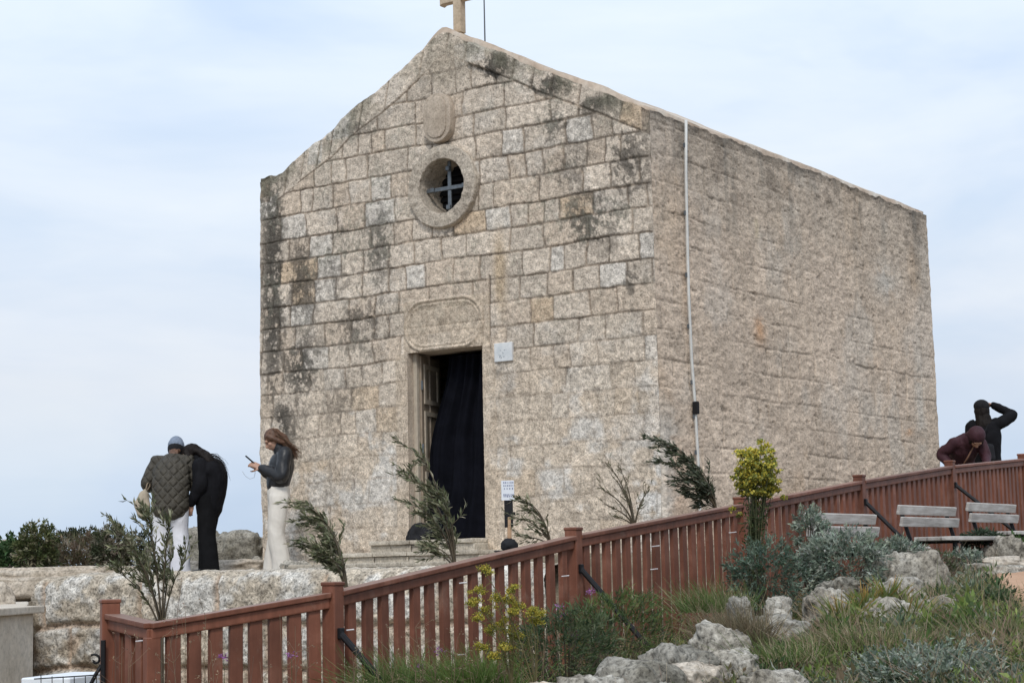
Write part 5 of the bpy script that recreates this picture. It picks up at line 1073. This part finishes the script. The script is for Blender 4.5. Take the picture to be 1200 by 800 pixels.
def J0(**k):
    J = dict(pelvis=V3(0, 0, .90), waist=V3(0, 0, 1.03), chest=V3(0, 0, 1.22), neck=V3(0, 0, 1.40), head=V3(0, .02, 1.53), shL=V3(-.165, 0, 1.35), shR=V3(.165, 0, 1.35), elL=V3(-.21, 0, 1.08), elR=V3(.21, 0, 1.08), wrL=V3(-.21, .08, .85), wrR=V3(.21, .08, .85),
             hipL=V3(-.085, 0, .86), hipR=V3(.085, 0, .86), knL=V3(-.09, .01, .46), knR=V3(.09, .01, .46), anL=V3(-.09, 0, .085), anR=V3(.09, 0, .085)); J.update(k); return J
RX = lambda a: Matrix.Rotation(a, 3, 'X'); RZ = lambda a: Matrix.Rotation(a, 3, 'Z')
def place(px, py, Y): p = at(px, py, Y); return (p.x, p.y, p.z)
# ---- woman with the phone
leather = plain('black_leather', (.016, .017, .020), .42, .3, 14, 0, .25, .4); offw = plain('offwhite_denim', (.68, .64, .58), .85, .07, 12, 0, .2); whitej = plain('white_denim', (.66, .66, .70), .85, .05, 12, 0, .2)
brown_hair = plain('brown_hair', (.11, .055, .032), .5, .45, 26, 0, .4, .4); dark_hair = plain('dark_hair', (.010, .007, .006), .7, .4, 26, 0, .4, .2); knit = plain('rib_knit', (.013, .013, .015), .9)
shoe_w = plain('white_shoe', (.6, .57, .52), .6); shoe_b = plain('black_shoe', (.015, .015, .015), .5)
JA = J0(pelvis=V3(0, .0, .90), waist=V3(0, .0, 1.02), chest=V3(0, -.03, 1.20), neck=V3(0, -.03, 1.385), head=V3(0, .055, 1.485), shL=V3(-.165, -.055, 1.325), shR=V3(.165, -.055, 1.325), elL=V3(-.215, -.015, 1.075), elR=V3(.215, .0, 1.075), wrL=V3(-.065, .19, 1.175), wrR=V3(.06, .20, 1.175),
        hipL=V3(-.085, .0, .86), hipR=V3(.085, .0, .86), knL=V3(-.09, .045, .47), knR=V3(.09, .01, .47), anL=V3(-.09, -.03, .085), anR=V3(.095, .06, .085))
def gA(root, J, T, R):
    jacket(root, J, leather, 'leather_jacket', hem=V3(0, .0, .955), torso=[(.155, .112), (.175, .128), (.190, .140), (.165, .110), (.072, .068)], sl=(.078, .080, .076, .062, .043), folds=.007, seed=1)
    Flesh().loft([V3(0, .0, .915), V3(0, .0, .95)], [(.155, .118), (.158, .120)]).build('rib_hem', knit, root, .008, 3)
    trousers(root, J, offw, (.108, .100, .088, .100, .112), folds=.009, seed=2, drop=.01); shoes(root, J, shoe_w)
    F = Flesh(); F.ell(T(0, -.022, .040), (.084, .098, .088), R); F.loft([T(0, -.07, .03), T(0, -.115, -.06), V3(0, -.115, 1.385), V3(0, -.145, 1.31)], [(.070, .045), (.062, .035), (.055, .028), (.03, .015)])
    for q in (-1, 1): F.loft([T(q * .05, .03, .07), T(q * .078, -.01, .0), T(q * .07, -.06, -.08)], [.026, .028, .03], n=8)
    F.build('hair', brown_hair, root, .007, 2, .008, 14, 3)
    def ps(r):
        a = r.uniform(-1, 1); q = T(a * .078, r.uniform(-.08, .02), .06 + r.uniform(-.03, .05)); w = Vector((r.normal() * .02, -.04 - abs(r.normal()) * .03, 0)); e = V3(a * .08, -.135 + r.normal() * .012, 1.30 + r.uniform(-.04, .08)); return [q, q.lerp(e, .35) + Vector((a * .02, -.02, .02)), q.lerp(e, .7) + w, e + w]
    strands(root, ps, 220, lm, [(.16, .085, .05), (.10, .05, .03), (.24, .14, .09), (.33, .22, .15)], w=.006)
person('woman in a black leather bomber jacket and off-white trousers looking down at her phone', place(327, 675, 20.0), math.radians(103), JA, RX(-.62), gA, [('L', V3(.30, .80, .45), V3(-.8, .1, .5), .9, -1), ('R', V3(-.25, .80, .45), V3(.8, .1, .5), .9, 1)])
pr = bpy.context.scene.objects.get('person')
def local_thing(label, cat, name, loc, rz, off): 
    o = Vector(loc) + RZ(rz) @ off; return thing(name, label, cat, tuple(o), rz)
la, ra = place(327, 675, 20.0), math.radians(103)
ph = local_thing('dark mobile phone held up in both hands by the woman in the leather jacket', 'phone', 'mobile_phone', la, ra, V3(.0, .30, 1.265))
R_ph = RX(-.75 + math.pi / 2 * 0)
MB().box((0, 0, 0), (.075, .009, .155), RX(-.85)).build('phone_case', blackc, ph, bevel=.004, seg=2); MB().box(RX(-.85) @ V3(0, -.0055, 0), (.068, .001, .145), RX(-.85)).build('screen', plain('phone_glass', (.05, .06, .08), .1), ph)
wr = MB(); o_ = Vector(la); wp = [at(284, 552, 19.95), at(288, 558, 19.95), at(293, 561, 19.95), at(298, 559, 19.95), at(299, 554, 19.95), at(298, 549, 19.95)]
wire = wr.tube(wp, .0022, 5).build('phone_cord', plain('cord_grey', (.35, .36, .38), .6), None, smooth=True); tag(wire, 'thin pale cord dangling below the phone', 'cord')
# ---- friend in the quilted jacket, seen from behind
def quilt():
    m, nt, b = nodes('quilted_olive'); tc = nt.nodes.new('ShaderNodeTexCoord'); f = nz(nt, 14, 5); nt.links.new(ramp(nt, f, [(.3, (.034, .029, .021)), (.7, (.062, .053, .038))]), b.inputs['Base Color']); b.inputs['Roughness'].default_value = .7
    hs = []
    for sgn in (1, -1):
        mp = nt.nodes.new('ShaderNodeMapping'); mp.inputs['Rotation'].default_value = (0, sgn * math.radians(42), 0); nt.links.new(tc.outputs['Object'], mp.inputs[0])
        wv = nt.nodes.new('ShaderNodeTexWave'); wv.wave_type = 'BANDS'; wv.bands_direction = 'X'; wv.inputs['Scale'].default_value = 3.7; wv.inputs['Distortion'].default_value = .25; nt.links.new(mp.outputs[0], wv.inputs[0]); hs.append(ramp(nt, wv.outputs['Fac'], [(.0, (0, 0, 0)), (.22, (.75,) * 3), (.6, (1,) * 3)]))
    h = mul(nt, hs[0], hs[1]); bump(nt, b, h, .8, .022); return m
quiltm = quilt(); blk = plain('black_wool', (.008, .008, .009), .9, .3, 10, 0, .3, .1); blk2 = plain('black_coat', (.008, .008, .010), .8, .3, 10, 0, .3, .12)
JB = J0(pelvis=V3(0, -.02, .88), waist=V3(0, -.01, 1.0), chest=V3(0, .05, 1.15), neck=V3(.0, .17, 1.30), head=V3(.015, .235, 1.385), shL=V3(-.170, .12, 1.255), shR=V3(.170, .12, 1.255), elL=V3(-.265, .10, 1.01), elR=V3(.24, .14, 1.0), wrL=V3(-.17, .32, .98), wrR=V3(.12, .36, 1.02),
        hipL=V3(-.09, -.02, .85), hipR=V3(.09, -.02, .85), knL=V3(-.11, .02, .46), knR=V3(.10, .02, .46), anL=V3(-.12, 0, .085), anR=V3(.11, 0, .085))
def gB(root, J, T, R):
    jacket(root, J, quiltm, 'quilted_jacket', hem=V3(0, -.03, .74), torso=[(.205, .16), (.21, .155), (.205, .15), (.150, .105), (.07, .065)], sl=(.070, .088, .084, .072, .05), folds=.006, seed=5)
    trousers(root, J, whitej, (.108, .100, .090, .098, .108), folds=.008, seed=6, drop=.01); shoes(root, J, shoe_w)
    F = Flesh(); F.ell(T(0, -.02, .050), (.092, .105, .092), R); F.ell(T(0, -.02, .085), (.078, .09, .075), R); F.build('beanie', plain('blue_grey_knit', (.20, .24, .31), .95, .15, 40, 0, .4), root, .007, 3, .002, 30, 1)
    Flesh().loft([T(0, -.02, .015), T(0, -.02, -.012)], [(.093, .105), (.090, .102)], R @ V3(1, 0, 0)).build('beanie_band', knit, root, .007, 2)
    F = Flesh(); F.loft([T(0, -.05, -.02), T(0, -.085, -.07), V3(.0, .06, 1.27)], [(.07, .045), (.06, .035), (.035, .02)]); F.build('hair', brown_hair, root, .007, 2, .006, 16, 2)
person('person seen from behind in olive quilted jacket, blue-grey beanie and white trousers', place(200, 675, 20.0), 0.0, JB, RX(-.45), gB, [('L', V3(.3, .9, -.1), V3(0, 0, 1), .9, 1), ('R', V3(-.3, .9, 0), V3(0, 0, 1), .9, -1)])
bl = place(168, 608, 19.95); bag = thing('shoulder_bag', 'beige soft bag hanging from the arm of the person in the quilted jacket', 'bag', bl)
F = Flesh(); F.loft([V3(.0, 0, .05), V3(-.01, 0, .16), V3(.012, 0, .27), V3(.02, 0, .31)], [(.07, .05), (.088, .06), (.05, .045), (.02, .03)]); F.build('bag_body', plain('beige_cloth', (.40, .34, .26), .9, .2, 14, 0, .3), bag, .007, 3, .008, 9, 3)
MB().tube([V3(.02, 0, .30), V3(.03, .05, .38), V3(.05, .10, .43), V3(.06, .06, .36), V3(.02, .02, .29)], .008, 6).build('strap', plain('tan_strap', (.25, .19, .13), .7), bag, smooth=True)
# ---- friend in black bending over
JC = J0(pelvis=V3(0, -.02, .90), waist=V3(0, -.085, 1.03), chest=V3(0, -.055, 1.13), neck=V3(0, .10, 1.26), head=V3(.0, .185, 1.305), shL=V3(-.15, .035, 1.185), shR=V3(.15, .035, 1.185), elL=V3(-.20, .02, .98), elR=V3(.2, .06, .98), wrL=V3(-.15, .13, .78), wrR=V3(.15, .22, .86),
        hipL=V3(-.085, -.02, .86), hipR=V3(.085, -.02, .86), knL=V3(-.085, -.02, .47), knR=V3(.085, .03, .47), anL=V3(-.09, -.06, .085), anR=V3(.085, .02, .085))
def gC(root, J, T, R):
    jacket(root, J, blk2, 'black_coat', hem=V3(0, -.02, .72), torso=[(.175, .140), (.180, .140), (.200, .150), (.18, .12), (.09, .08)], sl=(.088, .085, .08, .068, .048), folds=.009, seed=8)
    trousers(root, J, blk, (.112, .105, .095, .098, .105), folds=.006, seed=9, drop=.01); shoes(root, J, shoe_b)
    F = Flesh(); F.ell(T(0, -.03, .035), (.090, .105, .090), R); F.loft([T(0, -.06, .05), V3(0, .05, 1.32), V3(-.03, -.06, 1.23), V3(-.04, -.14, 1.12), V3(-.05, -.165, 1.02)], [(.075, .05), (.10, .055), (.12, .05), (.10, .035), (.05, .015)])
    for q in (-1, 1): F.loft([T(q * .07, .0, .05), T(q * .085, .02, -.04), T(q * .07, .03, -.15)], [.035, .035, .018], n=8)
    F.build('hair', dark_hair, root, .008, 3, .010, 12, 4)
    def ps(r):
        a = r.uniform(-1, 1); q = V3(a * .10, .02 + r.normal() * .04, 1.30 + r.normal() * .015); e = V3(a * .12 - .03, -.20 + r.normal() * .02, 1.08 + r.uniform(-.06, .12)); return [q, q.lerp(e, .4) + V3(0, -.03, .05), q.lerp(e, .75) + V3(0, -.02, .03), e]
    strands(root, ps, 50, lm, [(.012, .009, .008), (.02, .015, .012)], w=.005)
person('person all in black with long dark hair bending towards the one in the quilted jacket', place(243, 673, 20.15), math.radians(82), JC, RX(-.8), gC, [('L', V3(.1, .25, -1), V3(-1, 0, 0), .6, 1), ('R', V3(-.1, .5, -.8), V3(1, 0, 0), .6, -1)])
# ---- leaning person in maroon behind the fence
mar = plain('maroon_jacket', (.048, .017, .024), .7, .25, 10, 0, .3, .3)
JD = J0(pelvis=V3(0, -.20, .86), waist=V3(0, -.12, .98), chest=V3(0, .02, 1.09), neck=V3(-.01, .20, 1.20), head=V3(-.06, .29, 1.20), shL=V3(-.16, .12, 1.17), shR=V3(.15, .12, 1.17), elL=V3(-.21, .16, .98), elR=V3(.285, .0, 1.03), wrL=V3(-.15, .32, .90), wrR=V3(.20, .12, .86),
        hipL=V3(-.09, -.20, .83), hipR=V3(.09, -.20, .83), knL=V3(-.1, -.08, .45), knR=V3(.1, -.08, .45), anL=V3(-.11, -.12, .085), anR=V3(.11, -.12, .085))
def gD(root, J, T, R):
    jacket(root, J, mar, 'maroon_jacket', hem=V3(0, -.2, .78), torso=[(.17, .14), (.16, .13), (.175, .14), (.15, .11), (.08, .075)], sl=(.066, .068, .062, .052, .042), folds=.010, seed=11)
    trousers(root, J, blk, seed=12); shoes(root, J, shoe_b)
    F = Flesh(); F.ell(T(0, -.03, .035), (.105, .110, .105), R); F.loft([T(0, -.05, -.02), T(0, -.08, -.1)], [(.10, .08), (.10, .07)]); F.build('hood', mar, root, .008, 4, .005, 12, 4)
    for q in (-1, 1): pass
    MB().tube([V3(-.12, .18, 1.25), V3(-.06, .235, 1.14), V3(.03, .22, .98), V3(.08, .10, .86)], .010, 6).build('strap', plain('tan_leather_strap', (.20, .11, .075), .6), root, smooth=True)
    F = Flesh()
    for q in (-1, 1): F.loft([T(q * .05, .04, .06), T(q * .07, .04, -.02)], [.02, .022], n=8)
    F.build('hair', dark_hair, root, .007, 2)
pD = at(1135, 620, 22.2); person('person in hooded maroon jacket with tan strap leaning over the fence, head down', (pD.x, 22.2, .19), math.radians(184), JD, RX(-1.2), gD, [('L', V3(.3, .8, -.4), V3(0, 0, 1), .7, 1), ('R', V3(-.3, .8, -.4), V3(0, 0, 1), .7, -1)])
JE = J0(neck=V3(0, .0, 1.46), head=V3(-.045, .03, 1.59), chest=V3(0, -.01, 1.25), shL=V3(-.175, 0, 1.40), shR=V3(.175, 0, 1.42), elR=V3(.335, .10, 1.53), wrR=V3(.11, .15, 1.665), elL=V3(-.23, .0, 1.14), wrL=V3(-.16, .20, 1.08))
def gE(root, J, T, R):
    jacket(root, J, blk2, 'black_coat', hem=V3(0, 0, .60), torso=[(.18, .14), (.165, .125), (.185, .135), (.16, .11), (.08, .075)], sl=(.074, .070, .060, .052, .042), folds=.010, seed=14)
    trousers(root, J, blk, seed=15); shoes(root, J, shoe_b)
    F = Flesh(); F.ell(T(0, -.02, .055), (.098, .108, .088), R); F.build('beanie', plain('black_knit', (.012, .012, .014), .95, .3, 40, 0, .4), root, .007, 3, .003, 20, 1)
    F = Flesh(); F.ell(T(0, -.035, -.02), (.096, .095, .11), R); F.loft([T(0, -.05, -.05), V3(-.02, -.06, 1.40)], [(.092, .07), (.105, .06)]); F.build('hair', dark_hair, root, .007, 2, .007, 14, 4)
pE = at(1162, 620, 22.9); person('person in black coat and beanie behind the fence, one arm raised to the head', (pE.x, 22.9, .21), math.radians(-12), JE, RZ(.2), gE, [('R', V3(-.9, .1, .25), V3(.1, .3, 1), .5, 1), ('L', V3(.3, .9, 0), V3(0, 0, 1), .8, 1)])
be = (pE.x - .04, 22.72, 1.20); bg_ = thing('black_bag', 'small black bag at the hip of the person with the raised arm', 'bag', be)
Flesh().loft([V3(0, 0, -.02), V3(0, 0, .14)], [(.09, .04), (.08, .035)]).build('bag_body', blackc, bg_, .008, 3, .004, 10, 5); MB().tube([V3(-.06, 0, .14), V3(-.05, -.02, .28), V3(.02, -.03, .42)], .006, 6).build('strap', blackc, bg_)
